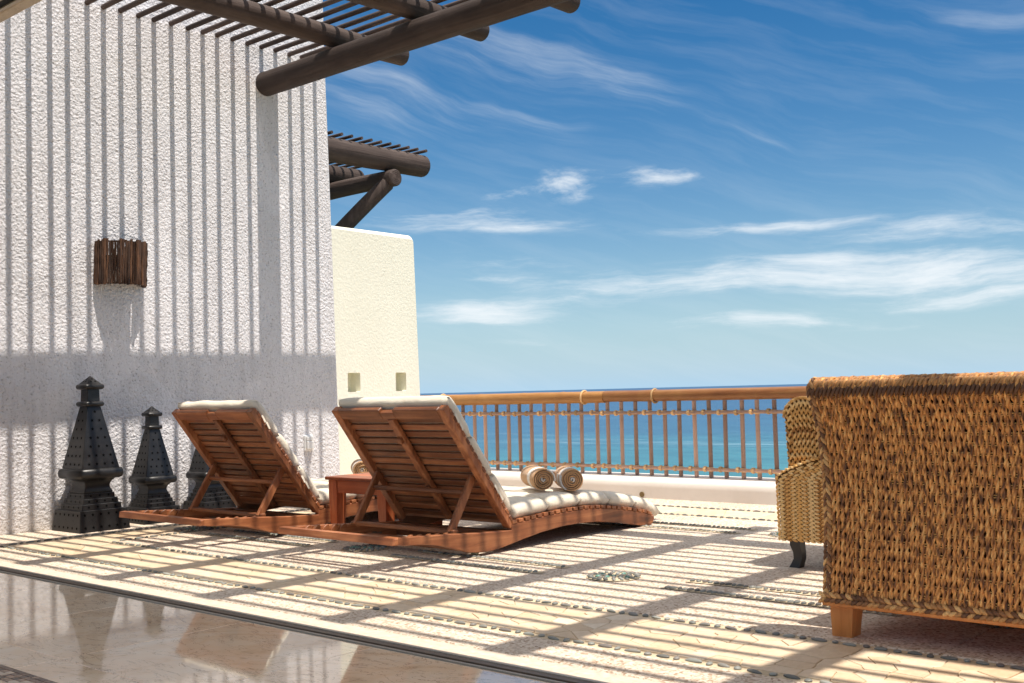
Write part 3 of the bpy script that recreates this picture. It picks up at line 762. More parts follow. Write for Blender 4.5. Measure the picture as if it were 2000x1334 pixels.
def make_lantern(label, loc, s, rz):
    t = thing('floor_lantern', label, 'lantern', loc, rz, 'pierced iron lanterns along the stucco wall')
    S = lambda pr: [(z * s, h * s) for z, h in pr]
    part('base', loft(S([(0, .214), (.012, .212), (.160, .198), (.163, .194)]), .02), 'black_iron', t, 25)
    for (z0, z1, h) in ((.1632, .207, .166), (.2072, .247, .148), (.2472, .287, .130)):
        part('step', loft(S([(z0, h), (z1 - .003, h * .985), (z1, h * .97)]), .02), 'black_iron', t, 25)
    part('waist', loft(S([(.2872, .118)] + [(.2872 + .112 * u, .101 + .030 * (2 * u - 1) ** 2 + .006 * u) for u in [i / 10 for i in range(1, 10)]] + [(.399, .138)]), .05), 'black_iron', t, 30)
    part('collar', loft(S(rollprof(.3992, .482, .150, .186)), .12), 'black_iron', t, 45)
    part('pyramid', loft(S([(.4822, .158), (.96, .057)]), .05), 'black_iron', t, 25)
    part('ring', loft(S(rollprof(.9602, 1.001, .056, .080)), .12), 'black_iron', t, 45)
    part('neck', loft(S([(1.0012, .053), (1.094, .051)]), .06), 'black_iron', t, 25)
    part('ring', loft(S(rollprof(1.0942, 1.138, .056, .081)), .12), 'black_iron', t, 45)
    part('cap', loft(S([(1.1382, .064), (1.19, .012), (1.2, .004)]), .06), 'black_iron', t, 25)
    st = MB()
    def star(face, u, z, h, tilt, r):
        # face normal directions 0:+x 1:+y 2:-x 3:-y ; h = distance of the face at z
        n0 = [Vector((1, 0, 0)), Vector((0, 1, 0)), Vector((-1, 0, 0)), Vector((0, -1, 0))][face]
        n1 = (n0 * math.cos(tilt) + Vector((0, 0, math.sin(tilt)))); side = Vector((0, 0, 1)).cross(n0); upv = n1.cross(side)
        c = n0 * (h * s) + side * (u * s) + Vector((0, 0, z * s)) + n1 * .0018
        vs = [c]
        for k in range(10):
            rr = r * s * (1 if k % 2 == 0 else .42); a = math.pi / 2 + math.pi * k / 5
            vs.append(c + side * (math.cos(a) * rr) + upv * (math.sin(a) * rr))
        st.add(vs, [(0, 1 + k, 1 + (k + 1) % 10) for k in range(10)])
    slope = math.atan2(.101, .478)
    for f in range(4):
        rows = [(1, .92), (2, .852), (2, .785), (3, .717), (3, .65), (4, .58), (4, .515)]
        for cnt, z in rows:
            h = .158 + (.057 - .158) * (z - .482) / .478
            for k in range(cnt): star(f, (k - (cnt - 1) / 2) * 2 * h / (cnt + .6), z, h, slope, .0150)
        for (cnt, z, h) in ((4, .186, .166), (4, .228, .148), (3, .268, .130)):
            for k in range(cnt): star(f, (k - (cnt - 1) / 2) * 2 * h / (cnt + .5), z, h * .992, 0, .013)
        for z, h in ((.035, .2105), (.132, .2015)):
            for k in range(6): star(f, (k - 2.5) * .066, z, h, .09, .0150)
        for k in range(3):                      # swirls of flat dark dots between the star rows
            for q in range(11):
                a = q * .62; rr = .006 + .0024 * q
                star(f, (k - 1) * .11 + math.cos(a) * rr, .083 + math.sin(a) * rr, .2065, .09, .0022)
        for (u, z) in ((-.018, 1.157), (.018, 1.157), (0, 1.176)): star(f, u, z, .064 - (z - 1.138) * 1.0, .78, .011)
        for q in range(12):
            a = q * .62; rr = .004 + .0022 * q; star(f, math.cos(a) * rr, 1.047 + math.sin(a) * rr, .0522, 0, .0022)
    stuff(part('flat_dark_stars', st, 'hole_darkness', t, None))  # flat black shapes painted on for the darkness inside the lantern's holes
    return t
make_lantern('tallest black pierced iron lantern, wholly in view against the stucco wall', (-8.372, 4.392, 0), 1.0, R(1.5))
make_lantern('smaller black iron lantern between the tall lantern and a lounger back', (-8.40, 4.945, 0), .79, R(-2))
make_lantern('black iron lantern partly hidden behind the propped lounger backrest', (-8.40, 5.485, 0), .79, R(2))

# ================================================================== loungers
LW = 1.05
RAIL_LOW = [(-.70, .150), (-.66, .139), (-.50, .128), (-.37, .106), (-.24, .070), (-.125, .036), (-.03, .024), (.08, .022), (.17, .030), (.26, .043), (.357, .058), (.55, .084), (.77, .100), (.95, .101), (1.125, .092), (1.30, .070), (1.455, .046), (1.60, .020), (1.70, .004), (1.75, .0)]
RAIL_END = [(1.79, .006), (1.815, .025), (1.825, .05), (1.815, .075)]
RAIL_TOP = [(1.80, .088), (1.71, .117), (1.52, .152), (1.34, .180), (1.17, .200), (.994, .210), (.80, .211), (.565, .203), (.40, .194), (.30, .187), (.264, .184)]
def topz(s):
    pts = RAIL_TOP[::-1]
    if s <= pts[0][0]: return pts[0][1]
    for a, b in zip(pts, pts[1:]):
        if a[0] <= s <= b[0]: return a[1] + (b[1] - a[1]) * (s - a[0]) / (b[0] - a[0])
    return pts[-1][1] - (s - pts[-1][0]) * .45
HNG = Vector((0, .245, .150)); BD = Vector((0, -.559, .747)).normalized(); BN = Vector((0, .747, .559)).normalized(); BL = .933
def bp(x, t, nn): return Vector((x, 0, 0)) + HNG + BD * t + BN * nn
def make_lounger(label, loc, rz):
    t = thing('sun_lounger', label, 'sun lounger', loc, rz, 'teak sun loungers on the terrace')
    prof = RAIL_LOW + RAIL_END + [(s, z - .020) for s, z in RAIL_TOP] + [(.262, .128), (.10, .137), (-.017, .143), (-.3, .165), (-.70, .190)]
    for x0, x1 in ((0, -.045), (-LW, -LW + .045)):
        rl = part('side_rail', MB().prism(prof, 0, x0, x1, .005), 'teak_y', t, 30)
        ins = x1 + (-.0005 if x0 == 0 else .0005); d = -.022 if x0 == 0 else .022
        for k in range(5):
            s = -.60 + .072 * k
            zt_ = .190 - (s + .70) * .067 + .003; wp = [(s, zt_ - .05), (s + .064, zt_ - .05), (s + .064, zt_ - .012), (s + .058, zt_), (s + .040, zt_ - .002), (s + .022, zt_ - .012), (s + .008, zt_ - .030)]
            part('ratchet_notch', MB().prism(wp, 0, ins, ins + d, .002), 'teak_y', rl, 30)
    bar = [(-.745, .150), (-.738, .190), (-.701, .193), (-.701, .146)]
    part('rear_bar', MB().prism(bar, 0, .012, -LW - .012, .012), 'teak_x', t, 30)
    part('cross_bar', MB().box((-LW + .046, .20, .04), (-.046, .262, .125), .004), 'teak_x', t, 30)
    part('cross_bar', MB().box((-LW + .046, -.10, .035), (-.046, -.05, .085), .004), 'teak_x', t, 30)
    part('cross_bar', MB().box((-LW + .046, 1.66, .03), (-.046, 1.70, .085), .004), 'teak_x', t, 30)
    # seat slats let into the top of the rails
    s = .292; cache = None
    sl_me = MB().box((-LW - .002, -.0225, -.011), (.002, .0225, .011), .0025).mesh('seat_slat', 'teak_x', 30)
    while s < 1.80:
        z0, z1 = topz(s - .02), topz(s + .02)
        link('seat_slat', sl_me, t, (0, s, (z0 + z1) / 2 - .0085), (math.atan2(z1 - z0, .04), 0, 0)); s += .0615
    # backrest
    for x0, x1 in ((-.004, -.066), (-LW + .004, -LW + .066)):
        xm = (x0 + x1) / 2
        part('stile', MB().beam(bp(xm, -.015, .0265), bp(xm, BL, .0265), .06, .053, BN, .004), 'teak_z', t, 30)
    xc = -LW / 2
    tr = MB(); tw = .072
    for (a, b, wd, off) in ((-.067, xc + .062, tw, 0), (xc - .062, -LW + .067, tw, 0), (xc + .0615, xc - .0615, .052, .010)):
        tr.beam(bp(a, BL - tw / 2 - off, .02), bp(b, BL - tw / 2 - off, .02), wd, .038, BN, .004)
    part('top_rail', tr, 'teak_x', t, 30)
    part('center_stile', MB().beam(bp(xc, .02, .014), bp(xc, BL - tw - .001, .014), .056, .032, BN, .004), 'teak_z', t, 30)
    for tt in (.30, .70):
        part('pivot_block', MB().beam(bp(xc - .001, tt - .022, -.010), bp(xc - .001, tt + .022, -.010), .040, .034, BN, .006), 'teak_z', t, 30)
    bs = MB().beam((-LW - .001 + .002, 0, 0), (-.001, 0, 0), .0405, .020, BN, .0025).mesh('back_slat', 'teak_x', 30)
    k = 0; tt = .035
    while tt < BL - .01:
        p = HNG + BD * tt + BN * .0455
        link('back_slat', bs, t, (0, p.y, p.z)); tt += .0565
    # prop
    for x in (-.092, -LW + .092):
        part('prop_leg', MB().beam((x, .012, .478), (x, -.196, .150), .028, .052, (0, 1, .5), .004), 'teak_z', t, 30)
    part('prop_bar', MB().tube([(-.10, -.040, .385), (-LW + .10, -.040, .385)], .0165, 12), 'teak_x', t, 50)
    part('prop_bar', MB().beam((-.050, -.185, .163), (-LW + .050, -.185, .163), .045, .026, (0, 0, 1), .008), 'teak_x', t, 30)
    for (x, s_) in ((-.075, 0.0), (-LW + .075, 0.0)):
        wh = MB().tube([(x - .02, s_, .027), (x - .015, s_, .027), (x + .015, s_, .027), (x + .02, s_, .027)], [.021, .027, .027, .021], 18)
        w_ = part('wheel', wh, 'wheel_nylon', t, 50)
        part('wheel_bracket', MB().box((x - .03, s_ - .02, .03), (x - .0205, s_ + .02, .085), .002).box((x + .0205, s_ - .02, .03), (x + .03, s_ + .02, .085), .002), 'dark_bronze', t, 30)
    return t
make_lounger('teak lounger carrying two rolled towels, set out over the pebble inlay', (-4.72, 5.0, 0), 0)
make_lounger('teak lounger standing between the iron lanterns and the red side table', (-6.59, 4.96, 0), R(-.6))

def make_cushion(label, loc, rz, seed):
    t = thing('lounger_cushion', label, 'cushion', loc, rz, 'cream cushions tied to the loungers')
    # centre line along back then seat, with normals
    def back_pt(u): p = HNG + BD * u + BN * .057; return p, BN
    def seat_pt(s): 
        z = topz(s) + .004; dz = (topz(s + .02) - topz(s - .02)) / .04; nn = Vector((0, -dz, 1)).normalized(); return Vector((0, s, z)), nn
    segs = [('b', .958, .655), ('b', .655, .355), ('b', .355, .060), ('s', .300, .650), ('s', .650, .975), ('s', .975, 1.30), ('s', 1.30, 1.61), ('s', 1.61, 1.905)]
    for si, (kind, a, b) in enumerate(segs):
        nu, nv = 30, 14; mb = MB(); T_ = .088 if kind == 'b' else .098
        x0, x1 = -.012, -LW + .012
        def P(i, j, side):
            u = 2 * i / nu - 1; v = 2 * j / nv - 1
            # equalise spacing toward the edges
            uu = math.sin(u * math.pi / 2) * .35 + u * .65; vv = math.sin(v * math.pi / 2) * .5 + v * .5
            e = max(0.0, (1 - abs(uu) ** 12)) ** .5 * max(0.0, (1 - abs(vv) ** 7.0)) ** .5
            s_ = a + (b - a) * (vv * .998 + 1) / 2
            p, nn = back_pt(s_) if kind == 'b' else seat_pt(s_)
            x = x0 + (x1 - x0) * (uu + 1) / 2
            wr = .007 * mnoise.noise((x * 7 + seed, s_ * 9 + si * 3, side)) + .004 * mnoise.noise((x * 21, s_ * 23 + seed, 4))
            edge = .012 * mnoise.noise((x * 5 + seed * 2, si * 9.7, 1)) * (abs(vv) ** 6)
            mid = T_ * .42
            hgt = mid + (T_ * .58 * e + wr * e if side else -(T_ * .42) * min(1, (e + 1e-6) ** .35 * 1.2))
            q = p + nn * hgt; q.x = x + .01 * mnoise.noise((s_ * 8, seed, si)) * abs(uu) ** 8
            tang = (Vector((0, nn.z, -nn.y)))
            return q + tang * edge
        idx = {}
        for side in (0, 1):
            for i in range(nu + 1):
                for j in range(nv + 1):
                    if side == 1 and (i in (0, nu) or j in (0, nv)): idx[(1, i, j)] = idx[(0, i, j)]; continue
                    idx[(side, i, j)] = len(mb.v); mb.v.append(tuple(P(i, j, side)))
        for side in (0, 1):
            for i in range(nu):
                for j in range(nv):
                    q = (idx[(side, i, j)], idx[(side, i + 1, j)], idx[(side, i + 1, j + 1)], idx[(side, i, j + 1)])
                    mb.f.append(q if side else q[::-1])
        part('cushion_panel', mb, 'canvas', t, 180)
    # tie tapes at the edge of the backrest
    for tt in (.86, .80, .30, .24):
        p = bp(.004, tt, .058); part('tie_tape', MB().beam(p, p + Vector((.012, .02, -.05)), .014, .003, (1, 0, 0), 0), 'canvas', t, None)
    return t
make_cushion('cream canvas cushion on the lounger with two rolled towels', (-4.72, 5.0, 0), 0, 1.0)
make_cushion('cream canvas cushion on the lounger beside the iron lanterns', (-6.59, 4.96, 0), R(-.6), 5.0)

# ------------------------------------------------------------------ rolled towels
def make_towel(label, loc, ang, seed, L=.40, R1=.094, squash=.93):
    # spiral ribbon, axis = local +Y going away from the viewer
    mb = MB(); turns = 5.2; N = 150; th = .0120; turn_attr = []
    rnd = random.Random(seed)
    prof = []
    for i in range(N + 1):
        t = i / N; a = -2 * math.pi * turns * t + seed
        r = .0045 + (R1 - .012 - .0045) * t + .0035 * mnoise.noise((math.cos(a) * 1.2 + seed, math.sin(a) * 1.2, t * 3)) * (1.6 - t)
        prof.append((r, a, t))
    ysec = [0, .004, .02, .05, .12, .20, .30, L - .02, L - .004, L]
    m = len(ysec)
    for (r, a, t) in prof:
        for inner in (0, 1):
            for yi, y in enumerate(ysec):
                endk = min(yi, m - 1 - yi); pinch = {0: .45, 1: .8}.get(endk, 1.0)
                off = (th / 2 * pinch) * (1 if not inner else -1)
                skew = .012 * mnoise.noise((t * 2.2 + seed, a * .15, 0)) if yi < 3 else 0
                rr = r + off + .0015 * mnoise.noise((a, y * 20, seed))
                bulge = 1 - .03 * abs(2 * y / L - 1) ** 3
                mb.v.append((math.cos(a) * rr * bulge, y + skew, math.sin(a) * rr * squash * bulge)); turn_attr.append(t)
    W2 = 2 * m
    for i in range(N):
        o, o2 = i * W2, (i + 1) * W2
        for k in range(m - 1):
            mb.f.append((o + k, o2 + k, o2 + k + 1, o + k + 1)); mb.f.append((o + m + k, o + m + k + 1, o2 + m + k + 1, o2 + m + k))
        mb.f.append((o, o + m, o2 + m, o2)); mb.f.append((o + m - 1, o2 + m - 1, o2 + 2 * m - 1, o + 2 * m - 1))
    for o in (0, N * W2):
        for k in range(m - 1): mb.f.append((o + k, o + k + 1, o + m + k + 1, o + m + k))
    me = mb.mesh('rolled_towel', 'striped_towel', 60)
    at = me.attributes.new('turn', 'FLOAT', 'POINT'); at.data.foreach_set('value', turn_attr)
    return tag(link('rolled_towel', me, None, loc, (0, 0, ang)), label, 'towel', 'rolled striped towels on the loungers')
def ang_of(d): return math.atan2(-d[0], d[1])
make_towel('brown rolled towel with a broad white band round its body', (-4.895, 5.79, .397), ang_of((-.80, .60)), 1.1)
make_towel('brown rolled towel edged white at its end, touching the banded one', (-4.79, 5.965, .388), ang_of((-.73, .68)), 4.0, R1=.093, squash=1.0)
make_towel('brown rolled towel on the far lounger, behind the red side table', (-7.17, 6.15, .372), ang_of((-.80, .60)), 6.0)

# ------------------------------------------------------------------ side table
tb_ = thing('side_table', 'small reddish slatted wood side table between the two loungers', 'table', (-6.115, 5.465, 0))
for k in range(7):
    y0 = -.30 + .0865 * k
    part('top_slat', MB().box((-.327, y0, .392), (.327, y0 + .081, .416), .005), 'red_teak_x', tb_, 30)
for sx in (-1, 1):
    for sy in (-1, 1):
        x = sx * .262; y = sy * .235
        mb = MB(); tpd = .034
        o = [(x - .044, y - .044), (x + .044, y - .044), (x + .044, y + .044), (x - .044, y + .044)]
        lo = [(x - tpd, y - tpd), (x + tpd, y - tpd), (x + tpd, y + tpd), (x - tpd, y + tpd)]
        mb.v = [(a, b, 0) for a, b in lo] + [(a, b, .28) for a, b in o] + [(a, b, .3915) for a, b in o]
        mb.f = [(3, 2, 1, 0), (8, 9, 10, 11)] + [(r * 4 + k, r * 4 + (k + 1) % 4, r * 4 + 4 + (k + 1) % 4, r * 4 + 4 + k) for r in (0, 1) for k in range(4)]
        part('leg', mb, 'red_teak_z', tb_, 20)
for sy in (-1, 1): part('apron', MB().box((-.2175, sy * .262 - .012, .30), (.2175, sy * .262 + .012, .391), .004), 'red_teak_x', tb_, 30)
for sx in (-1, 1): part('apron', MB().box((sx * .29 - .012, -.1905, .30), (sx * .29 + .012, .1905, .391), .004), 'red_teak_y', tb_, 30)

# ================================================================== railing
rg = thing('terrace_railing', 'rustic railing with bamboo handrail and lashed iron bars', 'railing', (-6.5, 8.555, .2))
def pr_(x, z, y=0): return (x + 6.5, y, z - .2)
def culm(x0, x1, r0, r1, nodes, seed, zz):
    pts = []; rad = []; m = 60
    for i in range(m + 1):
        t = i / m; x = x0 + (x1 - x0) * t; pts.append(pr_(x, zz(x) + .003 * mnoise.noise((x * 2, seed, 0)), .003 * mnoise.noise((x * 2, seed, 5))))
        rr = r0 + (r1 - r0) * t
        for nd in nodes: rr += .0035 * math.exp(-((x - nd) / .018) ** 2)
        rad.append(rr)
    return MB().tube(pts, rad, 20, True, .02, seed)
zr = lambda x: .914 + .006 * (x + 8.8) / 4.4 + .004
part('handrail', culm(-9.0, -6.44, .058, .056, (-8.6, -8.05, -7.45, -6.95), 2, zr), 'bamboo_light', rg, 60)
part('handrail', culm(-6.435, 1.5, .053, .049, (-5.9, -4.2, -2.6, -.8), 4, lambda x: zr(x) + .004), 'bamboo_red', rg, 60)
def hoop(c, r, tr, axis, n=18):
    pts = []
    for k in range(n + 1):
        a = 2 * math.pi * k / n
        d = {'x': (0, math.cos(a), math.sin(a)), 'z': (math.cos(a), math.sin(a), 0)}[axis]
        pts.append(Vector(c) + Vector(d) * r)
    return pts
for x in (-8.62, -6.69, -5.87):
    part('hoop', MB().tube(hoop(pr_(x, zr(x)), .062, .010, 'x', 24), .0095, 8, False), 'lashing', rg, 60)
zU, zL = .770, .268
bal = []
x = -8.80; k = 0
while x < 1.4:
    xx = x + random.uniform(-.006, .006) + (.03 if -6.62 < x < -6.5 else 0)
    bm_ = MB().tube([(random.uniform(-.003, .003), 0, 0), (0, 0, .3), (random.uniform(-.003, .003), 0, .675)], .0195, 10)
    tp = -.005 if xx < -6.4 else -.022
    part('baluster', bm_, 'iron_rod', rg, 60, pr_(xx, .198))
    bal.append(xx); x += .1593
for z in (zU, zL):
    mb = MB(); pts = [pr_(-9.0 + 10.4 * i / 40, z + .004 * mnoise.noise((i * .7, z, 0)), -.032) for i in range(41)]
    part('crossrod', mb.tube(pts, .0155, 9), 'iron_rod', rg, 60)
la = MB().tube(hoop((0, -.012, .010), .025, .01, 'z'), .009, 7, False).tube(hoop((0, -.012, -.010), .024, .01, 'z'), .009, 7, False)
la.tube(hoop((-.036, -.030, 0), .019, .01, 'x'), .008, 7, False).tube(hoop((-.048, -.030, 0), .018, .01, 'x'), .008, 7, False)
la_me = la.mesh('lashing', 'lashing', 60)
for xx in bal:
    for z in (zU, zL): link('lashing', la_me, rg, pr_(xx, z), (random.uniform(-.06, .06), random.uniform(-.08, .08), random.uniform(-.1, .1)))

# ================================================================== wicker armchair (pale)
ac = thing('wicker_armchair', 'pale honey woven seagrass armchair facing the dark sofa end', 'armchair', (-2.6, 5.95, 0))
def pa(p): return Vector((p[0] + 2.6, p[1] - 5.95, p[2]))
AY0, AY1 = 5.56, 6.46
def arm_top(x):
    pts = [(-3.03, .495), (-3.0, .520), (-2.93, .548), (-2.84, .582), (-2.74, .610), (-2.6, .632), (-2.3, .640), (-2.18, .625), (-2.12, .58)]
    for a, b in zip(pts, pts[1:]):
        if a[0] <= x <= b[0]: return a[1] + (b[1] - a[1]) * (x - a[0]) / (b[0] - a[0])
    return pts[0][1] if x < pts[0][0] else pts[-1][1]
axs = [-3.03 + .91 * i / 18 for i in range(19)]
oarm = [(-3.02, .150), (-2.12, .150)] + [(x, arm_top(x)) for x in axs[::-1]]
for (y0, y1) in ((AY0, AY0 + .17), (AY1 - .17, AY1)):
    part('arm_core', MB().prism([(a + 2.6, b) for a, b in oarm], 1, y0 - 5.95 + .006, y1 - 5.95 - .006, .01), 'pale_core', ac, 30)
bprof = []
for k in range(25):            # rounded back, seen from its end
    a = R(180 - 180 * k / 24); bprof.append((-2.885 + math.cos(a) * .113 , .82 + math.sin(a) * .105))
bprof = [(-2.975, .30)] + bprof + [(-2.74, .62), (-2.70, .45), (-2.68, .30)]
BY0, BY1 = AY0 + .045, AY1 - .045
part('back_core', MB().prism([(a + 2.6, b) for a, b in bprof], 1, BY0 - 5.95 + .006, BY1 - 5.95 - .006, .012), 'pale_core', ac, 40)
part('seat_core', MB().box(pa((-2.69, AY0 + .172, .15)), pa((-2.13, AY1 - .172, .40)), .01), 'pale_core', ac, 30)
part('seat_cushion', MB().box(pa((-2.685, AY0 + .175, .402)), pa((-2.11, AY1 - .175, .50)), .03), 'seat_cushion', ac, 60)
def braid_row(p, q, nr, pitch, w, skew=.36):
    mb = MB(); p = Vector(p); q = Vector(q); L = (q - p).length
    if L < pitch: return None
    d = (q - p) / L; nr = Vector(nr); sd = nr.cross(d); m = max(2, int(round(L / pitch))); pt = L / m
    for k in range(m):
        c = p + d * (pt * (k + .5))
        for sgn in (-1, 1):
            dd = (d + sd * (sgn * skew * random.uniform(.85, 1.15))).normalized()
            mb.lens(c + sd * (sgn * w * .22) + d * (sgn * pt * .10) + nr * random.uniform(0, .0012), dd, nr, pt * 1.26, w * .52, w * .36, 6, .28)
    return mb
def rowpart(mb, parent, mat='pale_seagrass', nm='braid_row'):
    if mb: part(nm, mb, mat, parent, 70)
# near side of the arm: level rows
z = .161; rh = .0228
while z < .64:
    x0, x1 = -3.022, -2.125
    if z > .49:
        xs_ = [x for x in [(-3.03 + .91 * i / 90) for i in range(91)] if arm_top(x) > z + .012]
        if not xs_: break
        x0, x1 = max(x0, min(xs_)), min(x1, max(xs_))
    rowpart(braid_row(pa((x0, AY0 + .004, z)), pa((x1, AY0 + .004, z)), (0, -1, 0), .034, rh * 1.08), ac); z += rh * .93
# border braids round the arm panel and over its top
rim = [pa((-3.024, AY0 + .002, .15))] + [pa((x, AY0 + .002, arm_top(x) + .004)) for x in axs]
rb = MB()
for a, b in zip(rim, rim[1:]):
    m = max(1, int((b - a).length / .022))
    for k in range(m):
        c = a.lerp(b, (k + .5) / m); d = (b - a).normalized(); rb.lens(c, d + Vector((0, 0, .0)) + d.cross(Vector((0, -1, 0))) * .5, (0, -1, 0), .032, .015, .013, 5)
part('edge_braid', rb, 'pale_seagrass', ac, 70)
for j in range(6):             # arm top rows
    y = AY0 + .018 + .0265 * j; mb = MB()
    for a, b in zip(axs, axs[1:]):
        p = pa((a, y, arm_top(a) + .002)); q = pa((b, y, arm_top(b) + .002)); r_ = braid_row(p, q, (-(q - p).normalized().z, 0, (q - p).normalized().x), .04, rh)
        if r_: mb.add(r_.v, r_.f)
    part('braid_row', mb, 'pale_seagrass', ac, 70)
# end face of the back: upright chevron rows
for k in range(9):
    x = -2.984 + .0262 * k + .010; ztop = .82 + math.sqrt(max(0, .105 ** 2 - ((x + 2.885) * .93) ** 2)) - .008
    rowpart(braid_row(pa((x + .012, BY0 + .004, .42)), pa((x, BY0 + .004, ztop)), (0, -1, 0), .040, .0275, .6), ac)
er = MB(); bp_ = [pa((a, BY0 + .002, b)) for a, b in bprof if b > .40]
for a, b in zip(bp_, bp_[1:]):
    m = max(1, int((b - a).length / .02))
    for k in range(m):
        c = a.lerp(b, (k + .5) / m); d = (b - a).normalized(); er.lens(c, d + d.cross(Vector((0, -1, 0))) * .5, (0, -1, 0), .030, .015, .014, 5)
part('edge_braid', er, 'pale_seagrass', ac, 70)
# inner (sun side), top and outer faces of the back: level rows along Y
full = [(-2.975, .32)] + bprof[1:]
acc = 0; rows = []
for a, b in zip(full, full[1:]):
    L = math.hypot(b[0] - a[0], b[1] - a[1]); s_ = -acc
    while s_ < L:
        if s_ >= 0:
            t = s_ / L; rows.append(((a[0] + (b[0] - a[0]) * t, a[1] + (b[1] - a[1]) * t), (-(b[1] - a[1]) / L, (b[0] - a[0]) / L)))
        s_ += .0235
    acc = (.0235 - ((L + acc) % .0235)) % .0235; acc = .0235 - acc if acc else 0
for (xz, nn) in rows:
    rowpart(braid_row(pa((xz[0], BY0 + .012, xz[1])), pa((xz[0], BY1 - .012, xz[1])), (nn[0], 0, nn[1]), .040, .0255), ac)
def cabriole(x, y, sx, sy):
    mb = MB(); prof = [(.155, 0, .062), (.12, .0, .060), (.085, .010, .052), (.05, .012, .050), (.022, .0, .054), (.0, -.010, .060)]
    for (z, off, w) in prof:
        cx = x + sx * off; mb.v += [(cx - w / 2, y - w / 2, z), (cx + w / 2, y - w / 2, z), (cx + w / 2, y + w / 2, z), (cx - w / 2, y + w / 2, z)]
    for i in range(len(prof) - 1):
        for k in range(4): mb.f.append((i * 4 + k, i * 4 + (k + 1) % 4, i * 4 + 4 + (k + 1) % 4, i * 4 + 4 + k))
    mb.f += [(0, 1, 2, 3), tuple(range(4 * len(prof) - 4, 4 * len(prof)))[::-1]]
    return mb
for (x, sx) in ((-2.955, 1), (-2.20, -1)):
    for y in (AY0 + .07, AY1 - .07):
        part('leg', cabriole(x + 2.6, y - 5.95, sx, 1), 'dark_leg', ac, 30)

# ================================================================== wicker sofa (dark)
so = thing('wicker_sofa', 'dark brown woven sofa turned towards the sea, seen from behind', 'sofa', (-1.2, 4.6, 0))
SX0, SX1 = -2.066, -.32
def ps(p): return Vector((p[0] + 1.2, p[1] - 4.6, p[2]))
BP = [(.165, 4.142), (.30, 4.160), (.45, 4.178), (.60, 4.178), (.72, 4.164), (.82, 4.138), (.90, 4.102), (.955, 4.070), (.985, 4.062), (1.003, 4.075), (1.012, 4.105), (1.008, 4.145)]
def back_at(s):
    acc_ = 0
    for a, b in zip(BP, BP[1:]):
        L = math.hypot(b[0] - a[0], b[1] - a[1])
        if s <= acc_ + L or b is BP[-1]:
            t = (s - acc_) / L; z = a[0] + (b[0] - a[0]) * t; y = a[1] + (b[1] - a[1]) * t
            d = Vector((0, b[1] - a[1], b[0] - a[0])).normalized(); return Vector((0, y, z)), d, Vector((0, -d.z, d.y))
        acc_ += L
BLEN = sum(math.hypot(b[0] - a[0], b[1] - a[1]) for a, b in zip(BP, BP[1:]))
core = [(y + .012, z) for z, y in BP[:-3]] + [(4.085, .99), (4.12, .998), (4.20, .99), (4.25, .93), (4.28, .6), (4.30, .165)]
part('back_core', MB().prism([(a - 4.6, b) for a, b in core], 0, SX0 + 1.2 + .012, SX1 + 1.2 - .012, .01), 'wicker_core', so, 40)
for (x0, x1) in ((SX0 + .01, SX0 + .21), (SX1 - .21, SX1 - .01)):
    ap = [(4.305, .165), (5.12, .165), (5.12, .52), (5.09, .60), (5.02, .635), (4.6, .66), (4.305, .70)]
    part('arm', MB().prism([(a - 4.6, b) for a, b in ap], 0, x0 + 1.2, x1 + 1.2, .03), 'dark_seagrass', so, 30)
part('seat_base', MB().box(ps((SX0 + .212, 4.305, .165)), ps((SX1 - .212, 5.10, .40)), .01), 'wicker_core', so, 30)
part('seat_cushion', MB().box(ps((SX0 + .215, 4.31, .402)), ps((SX1 - .215, 5.11, .53)), .04), 'seat_cushion', so, 60)
CANE = .0385; ncol = int((SX1 - SX0 - .05) / .0198)
for c in range(ncol):
    # one cord = two plies loosely twisted round each other, dipping behind every other cane
    x = SX0 + .036 + .0198 * c; mb = MB(); ph = (math.pi if c % 2 else 0) + random.uniform(-.7, .7); pitch = CANE * 2 * random.uniform(.94, 1.06)
    m = int(BLEN / .0085)
    for ply in (0, 1):
        pts = []; rad = []; k0 = random.uniform(0, 9)
        for i in range(m + 1):
            sv = .006 + (BLEN - .008) * i / m; q, d, nn = back_at(sv)
            th_ = 2 * math.pi * sv / pitch * 1.0 + ph + ply * math.pi + .35 * mnoise.noise((sv * 9, c * 1.7, 3))
            wv_ = .0030 * math.cos(math.pi * sv / CANE + math.pi * (c % 2))
            rr = .0047 + .0012 * mnoise.noise((sv * 16, c, ply))
            pts.append(ps((x + math.sin(th_) * rr + .0016 * mnoise.noise((sv * 7, c * 2.3, 7)), q.y, q.z)) + nn * (.004 + wv_ + math.cos(th_) * .0042))
            rad.append(.0058 * (1 + .22 * mnoise.noise((sv * 30 + k0, c, ply * 5))))
        mb.tube(pts, rad, 6)
    part('woven_cord', mb, 'dark_seagrass', so, 80)
# twin canes the cords pass over
s_ = .03
while s_ < BLEN - .05:
    q, d, nn = back_at(s_); mb = MB()
    for o_ in (-.0045, .0045):
        mb.tube([ps((SX0 + .02 + (SX1 - SX0 - .04) * i / 12, q.y, q.z)) + nn * .0035 + d * (o_ + .002 * mnoise.noise((i * .9, s_ * 9, o_ * 99))) for i in range(13)], .0022, 5)
    part('cane', mb, 'pale_seagrass', so, 60); s_ += CANE
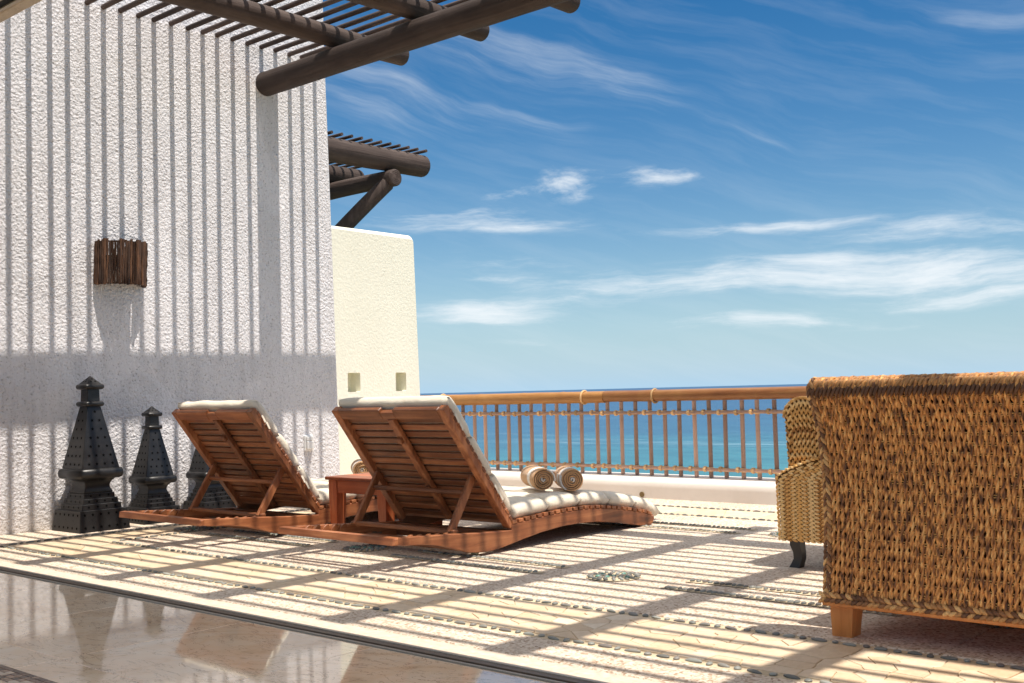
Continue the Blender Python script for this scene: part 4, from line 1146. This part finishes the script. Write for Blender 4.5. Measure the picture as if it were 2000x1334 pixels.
# top roll: short cords over the ridge
for c in range(int((SX1 - SX0) / .017)):
    x = SX0 + .012 + .017 * c; mb = MB()
    for (z, y, ny, nz) in ((.998, 4.068, -.75, .65), (1.013, 4.100, -.1, 1.0), (1.009, 4.145, .3, .95), (.968, 4.055, -1, .2)):
        mb.lens(ps((x + random.uniform(-.002, .002), y, z)), Vector((.45, -nz, ny * -1 if False else -ny * -1)) if False else Vector((.45, nz, -ny)), (0, ny, nz), .050, .0165, .017)
    part('ridge_cord', mb, 'braid_seagrass', so, 70)
def rope(path, w, nr, nm, parent, mat='braid_seagrass', pitch=.020):
    mb = MB()
    for a, b in zip(path, path[1:]):
        a = Vector(a); b = Vector(b); m = max(1, int((b - a).length / pitch)); d = (b - a).normalized(); sd = Vector(nr).cross(d)
        for k in range(m):
            c = a.lerp(b, (k + .5) / m)
            for sgn in (-1, 1): mb.lens(c + sd * (sgn * w * .23), d + sd * (sgn * -.55), nr, pitch * 2.3, w * .42, w * .40)
    part(nm, mb, mat, parent, 70)
eb = []
for i in range(40):
    q, d, nn = back_at(BLEN * .97 * i / 39); eb.append(ps((SX0 + .014, q.y, q.z)) + nn * .008)
rope(eb, .036, (-.25, -1, 0), 'edge_braid', so)
eb2 = [Vector((p.x + (SX1 - SX0) - .028, p.y, p.z)) for p in eb]
rope(eb2, .036, (.25, -1, 0), 'edge_braid', so)
rope([ps((SX0 - .012 + (SX1 - SX0 + .024) * i / 20, 4.128, .158)) for i in range(21)], .044, (0, -1, .15), 'bottom_braid', so)
part('bottom_frame', MB().box(ps((SX0 + .0, 4.118, .128)), ps((SX1, 5.11, .144)), .004), 'sofa_leg_wood', so, 30)
for x in (SX0 + .058, SX1 - .058):
    for y, sg in ((4.215, 1), (5.03, -1)):
        mb = MB(); pr = [(.128, 0, .047), (.09, -.002, .046), (.05, -.004, .043), (.0, .006 * -1, .0405)]
        for i, (z, off, w) in enumerate(pr):
            cx = x + 1.2 + off * 1.5; cy = y - 4.6 - sg * off; mb.v += [(cx - w, cy - w, z), (cx + w, cy - w, z), (cx + w, cy + w, z), (cx - w, cy + w, z)]
        for i in range(len(pr) - 1):
            for k in range(4): mb.f.append((i * 4 + k, i * 4 + (k + 1) % 4, i * 4 + 4 + (k + 1) % 4, i * 4 + 4 + k))
        mb.f += [(0, 1, 2, 3), (15, 14, 13, 12)]
        part('leg', mb, 'sofa_leg_wood', so, 30)

# ================================================================== layout units -> metres
S = Matrix.Scale(U, 4)
for me in bpy.data.meshes:
    if me.users: me.transform(S)
for o in bpy.data.objects:
    if o.type in ('MESH', 'EMPTY'): o.location = o.location * U
for o in list(bpy.data.objects):
    if o.name.startswith('cutter'): bpy.data.objects.remove(o)
